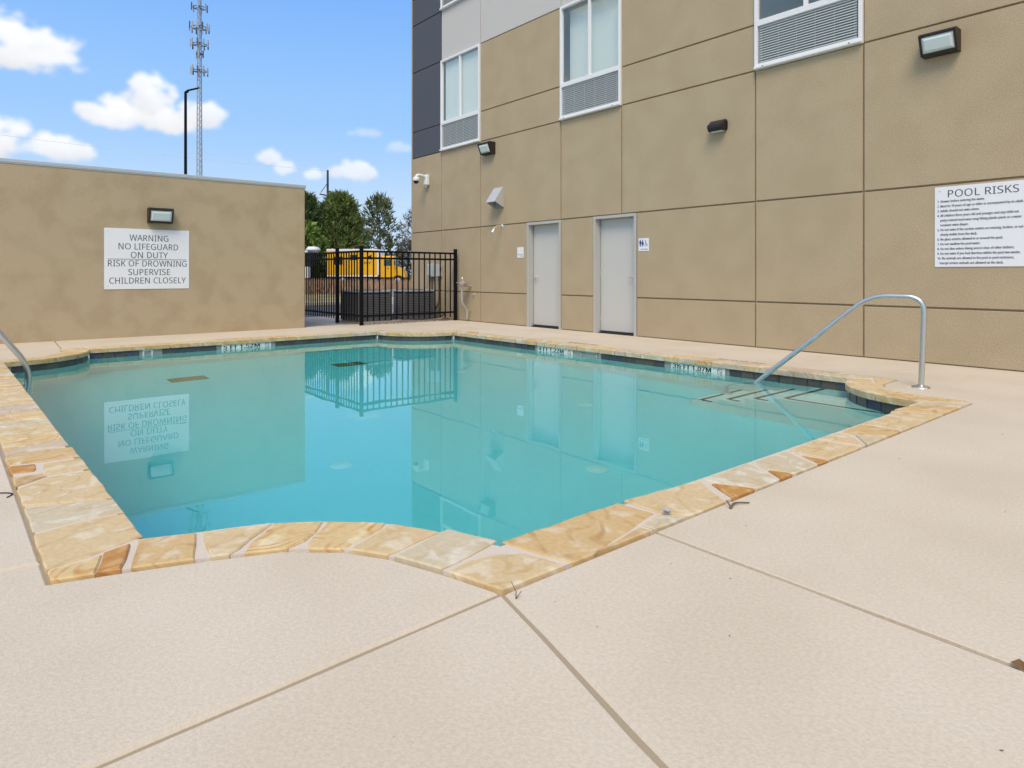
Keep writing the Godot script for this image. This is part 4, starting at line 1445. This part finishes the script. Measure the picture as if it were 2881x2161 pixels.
func lamp_tower_poles() -> void:
	# car park lamp
	var t := thing("street_lamp", "tall black car park lamp post rising behind the plant room", "street lamp", Vector3(7.766, -0.05, -32.618), -0.2)
	var st := start(0)
	tube(st, pts3([0, 0.5, 0, 0, 9.45, 0]), 0.075, 0.058, 12)
	build(st, "pole", M.fence_black, t)
	st = start(0)
	tube(st, pts3([0, 0, 0, 0, 0.55, 0]), 0.25, -1, 16)
	build(st, "footing", M.kerb, t)
	var hd := block("lamp_head", M.fence_black, t, Vector3(0.30, 9.60, 0.12), Vector3(0.56, 0.07, 0.46), 0.02)
	hd.rotation = Vector3(0.22, 0, 0.36)
	var ln := block("lens", M.lens_warm, t, Vector3(0.312, 9.56, 0.128), Vector3(0.46, 0.02, 0.38))
	ln.rotation = hd.rotation
	var arm := block("arm", M.fence_black, t, Vector3(0.05, 9.47, 0.03), Vector3(0.16, 0.10, 0.09), 0.01)
	arm.rotation.z = 0.5
	# lattice mast with four rings of aerials
	t = thing("radio_mast", "tall grey lattice radio mast with four rings of aerials", "mast", Vector3(41.27, 0, -161.05), 0.3)
	st = start()
	var legs := func(y: float, k: int) -> Vector3:
		var r := lerpf(0.72, 0.40, y / 66.0)
		var a := TAU * k / 3.0
		return Vector3(cos(a) * r, y, sin(a) * r)
	for k in 3:
		tube(st, PackedVector3Array([legs.call(0.0, k), legs.call(66.0, k)]), 0.13, 0.10, 6)
	var y := 0.0
	while y < 65.0:
		for k in 3:
			tube(st, PackedVector3Array([legs.call(y, k), legs.call(y + 1.3, (k + 1) % 3)]), 0.045, -1, 4, false)
			tube(st, PackedVector3Array([legs.call(y + 1.3, k), legs.call(y + 1.3, (k + 1) % 3)]), 0.04, -1, 4, false)
		y += 1.3
	build(st, "lattice", M.mast, t)
	for lv: Array in [[47.7, 1.8, 9], [51.6, 0.8, 3], [53.8, 1.9, 9], [57.6, 2.1, 12], [62.2, 1.7, 6]]:
		st = start()
		var ringp := PackedVector3Array()
		for i in 13:
			ringp.append(Vector3(cos(TAU * i / 12.0) * lv[1] * 0.8, lv[0], sin(TAU * i / 12.0) * lv[1] * 0.8))
		tube(st, ringp, 0.09, -1, 5, false)
		for k in 3:
			var a := TAU * k / 3.0
			tube(st, PackedVector3Array([Vector3(0, lv[0], 0), Vector3(cos(a), 0, sin(a)) * lv[1] * 0.8 + Vector3(0, lv[0], 0)]), 0.11, -1, 5)
		build(st, "mount_ring", M.mast_dark, t)
		for i in int(lv[2]):
			var a: float = TAU * i / lv[2] + 0.25
			var o := block("aerial", M.mast if i % 3 else M.mast_dark, t, Vector3(cos(a) * lv[1], lv[0] + rng.randf_range(-0.1, 0.25), sin(a) * lv[1]), Vector3(0.22, 1.7, 0.32), 0.03)
			o.rotation.y = -a
	# wooden power pole with its wires
	t = thing("power_pole", "dark wooden power pole standing above the pines", "utility pole", Vector3(38.3, 0, -85.3), 0.5)
	st = start(0)
	tube(st, pts3([0, 0, 0, 0, 15.4, 0]), 0.20, 0.14, 10)
	build(st, "pole", M.pole_wood, t)
	block("cross_arm", M.pole_wood, t, Vector3(-0.85, 11.9, 0), Vector3(1.7, 0.14, 0.14), 0.01)
	block("cross_arm", M.pole_wood, t, Vector3(0.7, 9.6, 0), Vector3(1.4, 0.14, 0.14), 0.01)
	st = start(0)
	tube(st, pts3([-1.65, 12.0, 0, -0.05, 13.6, 0]), 0.045, -1, 6)
	tube(st, pts3([1.35, 9.7, 0, 0.05, 10.9, 0]), 0.045, -1, 6)
	build(st, "brace", M.pole_wood, t)
	for x: float in [-1.6, -0.8]:
		st = start(0)
		lathe(st, pts2([0.0, 0.3, 0.07, 0.25, 0.05, 0.15, 0.09, 0.08, 0.05, 0.0]), 10, Vector3(x, 11.97, 0))
		build(st, "insulator", M.truck_white, t)
	for w: Array in [[Vector3(36.9, 12.2, -84.6), Vector3(-70.0, 19.0, -112.0)], [Vector3(38.2, 15.3, -85.3), Vector3(-70.0, 25.5, -112.0)], [Vector3(38.4, 12.2, -85.3), Vector3(95, 10.0, -62.0)]]:
		st = start(0)
		var pts := PackedVector3Array()
		for i in 25:
			var s := i / 24.0
			pts.append(w[0].lerp(w[1], s) - Vector3(0, 4.0 * s * (1.0 - s) * 2.0, 0))
		tube(st, pts, 0.022, -1, 5)
		var label: String = ["pale power line running left from the pole's cross arm", "pale power line running left from the pole's tip", "pale power line running right from the pole towards the hotel"][[36.9, 38.2, 38.4].find(snappedf(w[0].x, 0.1))]
		tag(build(st, "power_line", M.wire, self), label, "cable", "power lines")


func crown(t: Node3D, c: Vector3, r: Vector3, clumps: int, per: int, leaf: float, col: Array, seed_: int, taper := 0.6, needle := 3.0) -> void:
	# leaf-sized faces in clumps through the crown's volume
	var q := RandomNumberGenerator.new()
	q.seed = seed_
	var v := PackedVector3Array()
	var n := PackedVector3Array()
	var k := PackedColorArray()
	for i in clumps:
		var y := q.randf_range(-1.0, 1.0)
		var wide := pow(1.0 - (y + 1.0) / 2.0, taper) * (0.55 + 0.45 * smoothstep(-1.0, -0.6, y))
		var a := q.randf() * TAU
		var rad := sqrt(q.randf()) * wide * q.randf_range(0.75, 1.15)
		var p := c + Vector3(cos(a) * rad * r.x, y * r.y, sin(a) * rad * r.z)
		var size := q.randf_range(0.6, 1.3)
		var up := (Vector3(cos(a) * 0.7, 0.7, sin(a) * 0.7) + Vector3(q.randf_range(-0.4, 0.4), q.randf_range(-0.4, 0.4), q.randf_range(-0.4, 0.4))).normalized()
		var tint := q.randf_range(0.65, 1.3)
		for j in per:
			var d := (up + Vector3(q.randf_range(-1, 1), q.randf_range(-0.8, 1), q.randf_range(-1, 1)) * 0.75).normalized()
			var s := d.cross(Vector3(q.randf_range(-1, 1), q.randf_range(-1, 1), q.randf_range(-1, 1))).normalized() * leaf / needle
			var o := p + Vector3(q.randf_range(-1, 1), q.randf_range(-1, 1), q.randf_range(-1, 1)) * leaf * 1.1 * size
			var tip := o + d * leaf * size * 1.6
			var m := d.cross(s).normalized()
			var g := q.randf_range(0.8, 1.2) * tint
			for x: Vector3 in [o - s * 0.4, o + s, tip, o - s * 0.4, tip, o + d * leaf * 0.5 - s]:
				v.append(x)
				n.append(m)
				k.append(Color(col[0] * g, col[1] * g, col[2] * g))
	var arrays := []
	arrays.resize(Mesh.ARRAY_MAX)
	arrays[Mesh.ARRAY_VERTEX] = v
	arrays[Mesh.ARRAY_NORMAL] = n
	arrays[Mesh.ARRAY_COLOR] = k
	var mesh := ArrayMesh.new()
	mesh.add_surface_from_arrays(Mesh.PRIMITIVE_TRIANGLES, arrays)
	put(mesh, "crown", M.leaves, t)


func tree(called: String, label: String, at: Vector3, h: float, r: float, clumps: int, per: int, leaf: float, col: Array, seed_: int, low := 0.15, taper := 0.6, needle := 3.0) -> void:
	var t := thing(called, label, "tree", at, 0.0, "trees beyond the drive")
	var st := start(0)
	tube(st, pts3([0, -0.1, 0, 0.1, h * 0.4, 0.05, 0.0, h * 0.97, 0]), 0.02 * h, 0.02, 8)
	build(st, "trunk", M.bark, t)
	st = start(0)
	var q := RandomNumberGenerator.new()
	q.seed = seed_ * 3
	for i in 16:
		var y := lerpf(low + 0.06, 0.9, i / 15.0) * h
		var a := q.randf() * TAU
		var reach := r * pow(1.0 - y / h, taper) * q.randf_range(0.75, 1.1) + 0.2
		tube(st, PackedVector3Array([Vector3(0, y, 0), Vector3(cos(a) * reach * 0.5, y + reach * 0.16, sin(a) * reach * 0.5), Vector3(cos(a) * reach, y + reach * 0.42, sin(a) * reach)]), 0.05, 0.015, 5)
	build(st, "limb", M.bark, t)
	crown(t, Vector3(0, h * (1.0 + low) / 2.0, 0), Vector3(r, h * (1.0 - low) / 2.0, r), clumps, per, leaf, col, seed_, taper, needle)


func trees() -> void:
	tree("pine_tree", "dense tall green pine behind the yellow truck", Vector3(29.9, 0, -63.9), 9.2, 3.5, 1150, 20, 0.32, [0.150, 0.200, 0.050], 3, 0.08, 0.36, 5.0)
	tree("pine_tree", "second dense dark green pine close to the plant room corner", Vector3(26.3, 0, -64.5), 8.9, 3.2, 900, 20, 0.32, [0.088, 0.135, 0.042], 4, 0.08, 0.36, 5.0)
	tree("broadleaf_tree", "bright green broadleaf tree at the plant room corner", Vector3(23.3, 0, -57.0), 5.6, 2.5, 620, 18, 0.22, [0.160, 0.245, 0.045], 5, 0.1, 0.4, 1.6)
	tree("pine_tree", "loose airy pine with gaps of sky behind the truck cab", Vector3(34.3, 0, -63.4), 9.2, 3.2, 170, 18, 0.36, [0.150, 0.180, 0.075], 6, 0.1, 0.36, 5.0)
	tree("bare_tree", "thin grey brown tree beside the hotel corner", Vector3(38.0, 0, -62.3), 8.0, 2.6, 230, 11, 0.26, [0.175, 0.150, 0.12], 7, 0.12, 0.40, 6.0)
	tree("bare_tree", "low tangled thicket of thin twigs between pine and hotel", Vector3(36.0, 0, -60.0), 4.6, 2.4, 300, 10, 0.18, [0.115, 0.105, 0.07], 8, 0.1, 0.4, 6.0)
	tree("pine_tree", "pine hidden mostly behind the dense pines, only its shoulder showing", Vector3(31.8, 0, -70.0), 8.8, 3.3, 620, 16, 0.32, [0.105, 0.145, 0.048], 9, 0.1, 0.4, 5.0)
	# straw and stalks on the bank
	var st := start()
	var q := RandomNumberGenerator.new()
	q.seed = 9
	for i in 5000:
		var z := q.randf_range(-56.0, -29.0)
		var x := -z * q.randf_range(0.36, 0.68)
		var p := Vector3(x, 0.16 + 0.1 * smoothstep(-30.0, -45.0, z), z)
		var d := Vector3(q.randf_range(-0.25, 0.25), q.randf_range(0.15, 0.6), q.randf_range(-0.25, 0.25))
		var s := Vector3(0.02, 0, 0.02)
		tri(st, p - s, p + s, p + d, Vector3(0, 0.3, 1))
	var stalks := build(st, "dry_stalks", M.stalk, self)
	stalks.set_meta("kind", "stuff")
	tag(stalks, "dry brown grass stalks on the bank beyond the drive", "grass")


func litter() -> void:
	var st := start()
	var c := Vector3(2.303, 0.02, -1.722)
	for i in 7:
		var a := i * 0.9
		tri(st, c + Vector3(cos(a) * 0.028, 0.006 + 0.005 * (i % 3), sin(a) * 0.018), c + Vector3(cos(a + 1.4) * 0.024, 0.010, sin(a + 1.4) * 0.02), c + Vector3(cos(a + 3.0) * 0.02, 0.002, sin(a + 3.0) * 0.016), Vector3.UP)
	tag(build(st, "crumpled_scrap", M.scrap, self), "crumpled grey scrap lying on the coping stone", "litter")
	st = start(0)
	tube(st, rounded(pts3([2.60, 0.006, -1.60, 2.66, 0.012, -1.62, 2.73, 0.005, -1.585]), 0.03), 0.006, 0.003, 6)
	tube(st, pts3([2.61, 0.006, -1.603, 2.615, 0.03, -1.63]), 0.005, 0.002, 6)
	tag(build(st, "dead_twig", M.twig, self), "curled brown dead twig on the deck beside the coping", "twig")
	st = start(0)
	tube(st, rounded(pts3([0.06, 0.004, -3.98, 0.13, 0.006, -3.93, 0.175, 0.004, -3.90, 0.17, 0.004, -3.86, 0.15, 0.004, -3.84]), 0.03), 0.0026, -1, 6)
	tag(build(st, "wire_loop", M.tyre, self), "thin black bent wire on the deck left of the coping", "wire")
	st = start()
	for s: float in [-1.0, 1.0]:
		tri(st, Vector3(2.12, 0.003, -0.45), Vector3(2.16, 0.014, -0.47), Vector3(2.145, 0.010 + 0.006 * s, -0.47 + s * 0.016), Vector3.UP)
	tag(build(st, "fallen_leaf", M.dead_leaf, self), "single brown fallen leaf in the deck joint", "leaf")
	st = start(0)
	tube(st, pts3([1.355, 0.0, -1.60, 1.36, 0.02, -1.605, 1.352, 0.05, -1.62]), 0.002, 0.001, 5)
	tube(st, pts3([1.355, 0.0, -1.60, 1.37, 0.025, -1.59]), 0.002, 0.001, 5)
	tag(build(st, "dry_weed", M.twig, self), "small dry weed growing from the joint at the coping tip", "weed")
	# specks of dirt and leaf bits
	st = start()
	var q := RandomNumberGenerator.new()
	q.seed = 31
	for i in 80:
		var p := Vector3(q.randf_range(-0.5, 7.5), 0.0015, q.randf_range(-1.55, 0.3))
		var s := 0.0012 + 0.0045 * pow(q.randf(), 3.0)
		var a := q.randf() * TAU
		tri(st, p + Vector3(cos(a), 0, sin(a)) * s * 1.6, p + Vector3(cos(a + 2.0), 0.4, sin(a + 2.0)) * s, p + Vector3(cos(a + 4.0), 0, sin(a + 4.0)) * s, Vector3.UP)
	var o := build(st, "dirt_specks", M.twig, self)
	o.set_meta("kind", "stuff")
	tag(o, "tiny dark specks of dirt scattered on the deck", "dirt")
	# stencilled warnings on the deck behind the depth markers
	for m: Array in [[3.35, -11.04, PI, 0.55], [7.12, -6.85, PI / 2, 0.6], [7.13, -4.25, PI / 2, 0.6]]:
		var t := thing("deck_stencil", ["faded no diving stencil on the deck along the plant room side", "faded no diving stencil on the hotel side deck near the doors", "faded no diving stencil on the hotel side deck near the handrail"][int(m[0] > 7.0) + int(m[1] > -6.0 and m[0] > 7.0)], "deck marking", Vector3(m[0], 0.002, m[1]), m[2], "no diving stencils")
		var w := words("NO DIVING", 0.075, M.stencil, t, Vector3.ZERO, 0, m[3])
		w.rotation.x = -PI / 2


# ---------- materials ----------
func materials() -> void:
	var tan_dark := lin(0.335, 0.265, 0.160)
	var tan_light := lin(0.425, 0.340, 0.215)
	grainy("stucco", [[0.2, lin(0.392, 0.306, 0.191)], [0.8, lin(0.520, 0.418, 0.278)]], 0.09, 1.3, 0.93, 0.14, [[0.2, Color(0.975, 0.972, 0.965)], [0.7, Color(1, 1, 1)]], 0.22, 3)
	grainy("room_stucco", [[0.2, lin(0.392, 0.306, 0.191)], [0.8, lin(0.520, 0.418, 0.278)]], 0.09, 1.3, 0.93, 0.14, [[0.2, Color(0.955, 0.948, 0.935)], [0.6, Color(1, 1, 1)]], 0.30, 13)
	grainy("stucco_dark", [[0.2, lin(0.070, 0.080, 0.100)], [0.8, lin(0.095, 0.108, 0.132)]], 0.05, 1.6, 0.93, 0.2, [], 0.3, 5)
	grainy("stucco_grey", [[0.2, lin(0.52, 0.50, 0.475)], [0.8, lin(0.62, 0.60, 0.57)]], 0.05, 1.6, 0.93, 0.2, [], 0.3, 7)
	grainy("deck", [[0.2, lin(0.592, 0.507, 0.397)], [0.8, lin(0.658, 0.573, 0.461)]], 0.10, 1.1, 0.88, 0.10, [[0.2, Color(0.968, 0.962, 0.952)], [0.5, Color(0.99, 0.987, 0.982)], [0.75, Color(1, 1, 1)]], 0.13, 23)
	flat("grit", lin(0.36, 0.29, 0.20), 0.95)
	grainy("mortar", [[0.2, lin(0.66, 0.56, 0.46)], [0.8, lin(0.76, 0.67, 0.57)]], 0.06, 4.0, 0.95, 0.3, [], 0.3, 29)
	for k in 6:
		var m := flat("stone_%d" % k, Color.WHITE, 0.82)
		m.albedo_texture = stone_texture(k)
		m.heightmap_enabled = true
		m.heightmap_texture = height_texture(noise(0.03, FastNoiseLite.TYPE_SIMPLEX_SMOOTH, 5, 90 + k), 256)
		m.heightmap_scale = 0.16
	grainy("plaster", [[0.2, lin(0.62, 0.72, 0.67)], [0.8, lin(0.72, 0.80, 0.74)]], 0.03, 1.0, 0.8, 0.0, [], 0.3, 41)  # toned between floor and steps, for the water's depth tint
	grainy("step_plaster", [[0.2, lin(0.80, 0.83, 0.76)], [0.8, lin(0.86, 0.88, 0.81)]], 0.03, 1.0, 0.8, 0.0, [], 0.3, 42)  # paler than the walls, as under shallow water
	grainy("pool_floor", [[0.1, lin(0.225, 0.735, 0.755)], [0.9, lin(0.240, 0.755, 0.77)]], 0.03, 1.0, 0.8, 0.0, [], 0.3, 43)  # aqua put into the floor colour in place of the water's depth tint
	flat("inlet", lin(0.45, 0.80, 0.78), 0.5)
	flat("grout", lin(0.42, 0.40, 0.35), 0.9)
	for k in 5:
		var c: Color = [lin(0.050, 0.056, 0.070), lin(0.075, 0.068, 0.058), lin(0.045, 0.052, 0.095), lin(0.11, 0.095, 0.075), lin(0.060, 0.066, 0.070)][k]
		var m := flat("tile_%d" % k, Color.WHITE, 0.28)
		m.albedo_texture = ramp_texture(noise(0.02, FastNoiseLite.TYPE_SIMPLEX_SMOOTH, 4, 60 + k), [[0.25, c], [0.75, c.lerp(lin(0.12, 0.10, 0.08), 0.5)]], 128)
		m.uv1_triplanar = true
		m.uv1_world_triplanar = true
		m.uv1_scale = Vector3(3.0, 12.0, 3.0)
	flat("marker", lin(0.78, 0.80, 0.74), 0.3)
	flat("black_print", lin(0.012, 0.012, 0.012), 0.6)
	flat("red_print", lin(0.32, 0.10, 0.08), 0.6)
	flat("navy_print", lin(0.045, 0.055, 0.080), 0.6)
	flat("blue_print", lin(0.010, 0.035, 0.16), 0.6)
	flat("stencil", lin(0.26, 0.23, 0.20), 0.9)
	flat("trim", lin(0.055, 0.045, 0.038), 0.5)
	flat("drain", lin(0.12, 0.15, 0.06), 0.7)
	flat("drain_bar", lin(0.20, 0.24, 0.09), 0.7)
	flat("white_plastic", lin(0.78, 0.79, 0.78), 0.45)
	flat("mouth_shade", lin(0.006, 0.006, 0.006), 0.8)
	flat("flap", lin(0.28, 0.30, 0.28), 0.6)
	var w := flat("water", Color(0.73, 0.965, 0.975, 0.0), 0.0)
	w.transparency = BaseMaterial3D.TRANSPARENCY_ALPHA
	w.refraction_enabled = true
	w.refraction_scale = 0.0333
	w.normal_enabled = true
	var wn := NoiseTexture2D.new()
	wn.width = 512
	wn.height = 512
	wn.seamless = true
	wn.as_normal_map = true
	wn.bump_strength = 3.0
	wn.noise = noise(0.008, FastNoiseLite.TYPE_SIMPLEX_SMOOTH, 2, 44)
	w.normal_texture = wn
	w.normal_scale = 0.018
	w.uv1_triplanar = true
	w.uv1_world_triplanar = true
	w.uv1_scale = Vector3.ONE * 0.45
	flat("white_paint", lin(0.80, 0.80, 0.80), 0.4)
	var g := flat("glass", Color(0.85, 0.95, 0.92, 0.06), 0.02)
	g.transparency = BaseMaterial3D.TRANSPARENCY_ALPHA
	flat("shade", lin(0.72, 0.79, 0.73), 0.9)
	flat("room_paint", lin(0.50, 0.48, 0.44), 0.9)
	flat("core", lin(0.08, 0.08, 0.08), 0.9)
	flat("louver", lin(0.46, 0.51, 0.51), 0.5)
	flat("louver_back", lin(0.26, 0.29, 0.29), 0.7)
	flat("door_paint", lin(0.55, 0.545, 0.52), 0.55)
	flat("door_frame", lin(0.46, 0.455, 0.425), 0.55)
	flat("sweep", lin(0.03, 0.03, 0.03), 0.6)
	flat("bronze", lin(0.035, 0.026, 0.020), 0.45, 0.3)
	flat("black_cast", lin(0.010, 0.010, 0.012), 0.4)
	flat("black_gloss", lin(0.015, 0.015, 0.018), 0.08)
	flat("lens", lin(0.68, 0.76, 0.74), 0.15)
	flat("lens_warm", lin(0.60, 0.46, 0.28), 0.3)
	flat("sign_white", lin(0.80, 0.81, 0.84), 0.45)
	flat("galvanised", lin(0.56, 0.56, 0.55), 0.5, 0.35)
	flat("chrome", lin(0.80, 0.79, 0.77), 0.25, 0.6)
	flat("steel", lin(0.55, 0.54, 0.52), 0.3, 1.0)
	flat("stainless", lin(0.66, 0.645, 0.62), 0.36, 1.0)
	flat("dull_pipe", lin(0.50, 0.51, 0.50), 0.4, 0.5)
	flat("box_grey", lin(0.44, 0.47, 0.49), 0.5)
	flat("conduit", lin(0.05, 0.05, 0.055), 0.6)
	flat("metal_cap", lin(0.50, 0.54, 0.57), 0.45, 0.3)
	flat("fence_black", lin(0.006, 0.006, 0.007), 0.6).metallic_specular = 0.25
	flat("ac_dark", lin(0.030, 0.031, 0.034), 0.8)
	flat("ac_grey", lin(0.105, 0.108, 0.118), 0.55)
	flat("ac_top", lin(0.30, 0.33, 0.38), 0.5)
	grainy("walk", [[0.2, lin(0.36, 0.32, 0.28)], [0.8, lin(0.46, 0.41, 0.36)]], 0.05, 1.0, 0.9, 0.2, [], 0.3, 51)
	grainy("kerb", [[0.2, lin(0.42, 0.38, 0.31)], [0.8, lin(0.52, 0.47, 0.38)]], 0.05, 1.0, 0.9, 0.2, [], 0.3, 52)
	grainy("asphalt", [[0.2, lin(0.060, 0.062, 0.066)], [0.8, lin(0.095, 0.097, 0.10)]], 0.06, 1.0, 0.9, 0.3, [[0.2, Color(0.8, 0.8, 0.8)], [0.8, Color(1, 1, 1)]], 0.1, 53)
	grainy("verge", [[0.2, lin(0.36, 0.28, 0.13)], [0.8, lin(0.50, 0.41, 0.22)]], 0.05, 0.8, 0.95, 1.0, [[0.2, Color(0.75, 0.75, 0.7)], [0.8, Color(1, 1, 1)]], 0.1, 54)
	grainy("straw", [[0.2, lin(0.20, 0.115, 0.075)], [0.8, lin(0.40, 0.265, 0.19)]], 0.05, 0.8, 0.95, 1.5, [[0.2, Color(0.7, 0.68, 0.65)], [0.8, Color(1, 1, 1)]], 0.12, 55)
	grainy("dry_ground", [[0.2, lin(0.16, 0.13, 0.07)], [0.8, lin(0.25, 0.21, 0.12)]], 0.05, 0.4, 0.95, 1.0, [[0.2, Color(0.75, 0.78, 0.7)], [0.8, Color(1, 1, 1)]], 0.05, 56)
	flat("stalk", lin(0.33, 0.215, 0.14), 0.95)
	flat("truck_yellow", lin(0.82, 0.43, 0.008), 0.35)
	flat("truck_white", lin(0.72, 0.73, 0.74), 0.4)
	flat("truck_dark", lin(0.016, 0.016, 0.018), 0.5)
	flat("truck_glass", lin(0.03, 0.06, 0.055), 0.08)
	flat("tyre", lin(0.014, 0.014, 0.014), 0.85)
	flat("orange", lin(0.65, 0.13, 0.02), 0.4)
	flat("mast", lin(0.40, 0.42, 0.44), 0.6)
	flat("mast_dark", lin(0.09, 0.10, 0.11), 0.6)
	flat("pole_wood", lin(0.055, 0.060, 0.058), 0.9)
	flat("wire", lin(0.85, 0.88, 0.90), 0.6)
	flat("bark", lin(0.075, 0.055, 0.040), 0.95)
	var lv := flat("leaves", Color.WHITE, 0.7)
	lv.vertex_color_use_as_albedo = true
	lv.backlight_enabled = true
	lv.backlight = Color(0.35, 0.4, 0.2)
	flat("scrap", lin(0.45, 0.46, 0.50), 0.7)
	flat("twig", lin(0.16, 0.115, 0.065), 0.95)
	flat("dead_leaf", lin(0.20, 0.10, 0.035), 0.8)


func _ready() -> void:
	rng.seed = 20
	# camera: level, with the lens shifted down; focal length 1840 px for a picture 2881 px wide
	var cam := Camera3D.new()
	cam.name = "camera"
	cam.projection = Camera3D.PROJECTION_FRUSTUM
	cam.near = 0.05
	cam.far = 2000.0
	cam.size = 0.05 * 2161.0 / 1840.0
	cam.frustum_offset = Vector2(0.0, -0.05 * (1080.5 - 772.4) / 1840.0)
	add_child(cam)
	cam.position = Vector3(0, 1.04, 0)
	cam.rotation_degrees.y = -39.92
	cam.current = true
	# sky and a hazy, wide sun high behind the camera's left shoulder
	var e := Environment.new()
	e.background_mode = Environment.BG_SKY
	var sky := Sky.new()
	var pano := PanoramaSkyMaterial.new()
	pano.panorama = ImageTexture.create_from_image(sky_image())
	sky.sky_material = pano
	e.sky = sky
	e.tonemap_mode = Environment.TONE_MAPPER_LINEAR
	e.tonemap_exposure = 1.0
	e.sdfgi_enabled = true
	e.ssao_enabled = true
	e.ssil_enabled = true
	var world := WorldEnvironment.new()
	world.name = "environment"
	world.environment = e
	add_child(world)
	var sun := DirectionalLight3D.new()
	sun.name = "sun"
	sun.light_energy = 0.9
	sun.light_color = Color(1.0, 0.94, 0.83)
	sun.light_angular_distance = 28.0
	sun.shadow_enabled = true
	add_child(sun)
	sun.look_at_from_position(Vector3(-4.5, 8.0, 4.2), Vector3.ZERO)
	materials()
	outlines()
	ground_all()
	deck()
	coping()
	pool()
	hotel()
	plant_room()
	fences()
	machines()
	truck()
	lamp_tower_poles()
	trees()
	wall_fittings()
	signs()
	rails()
	litter()
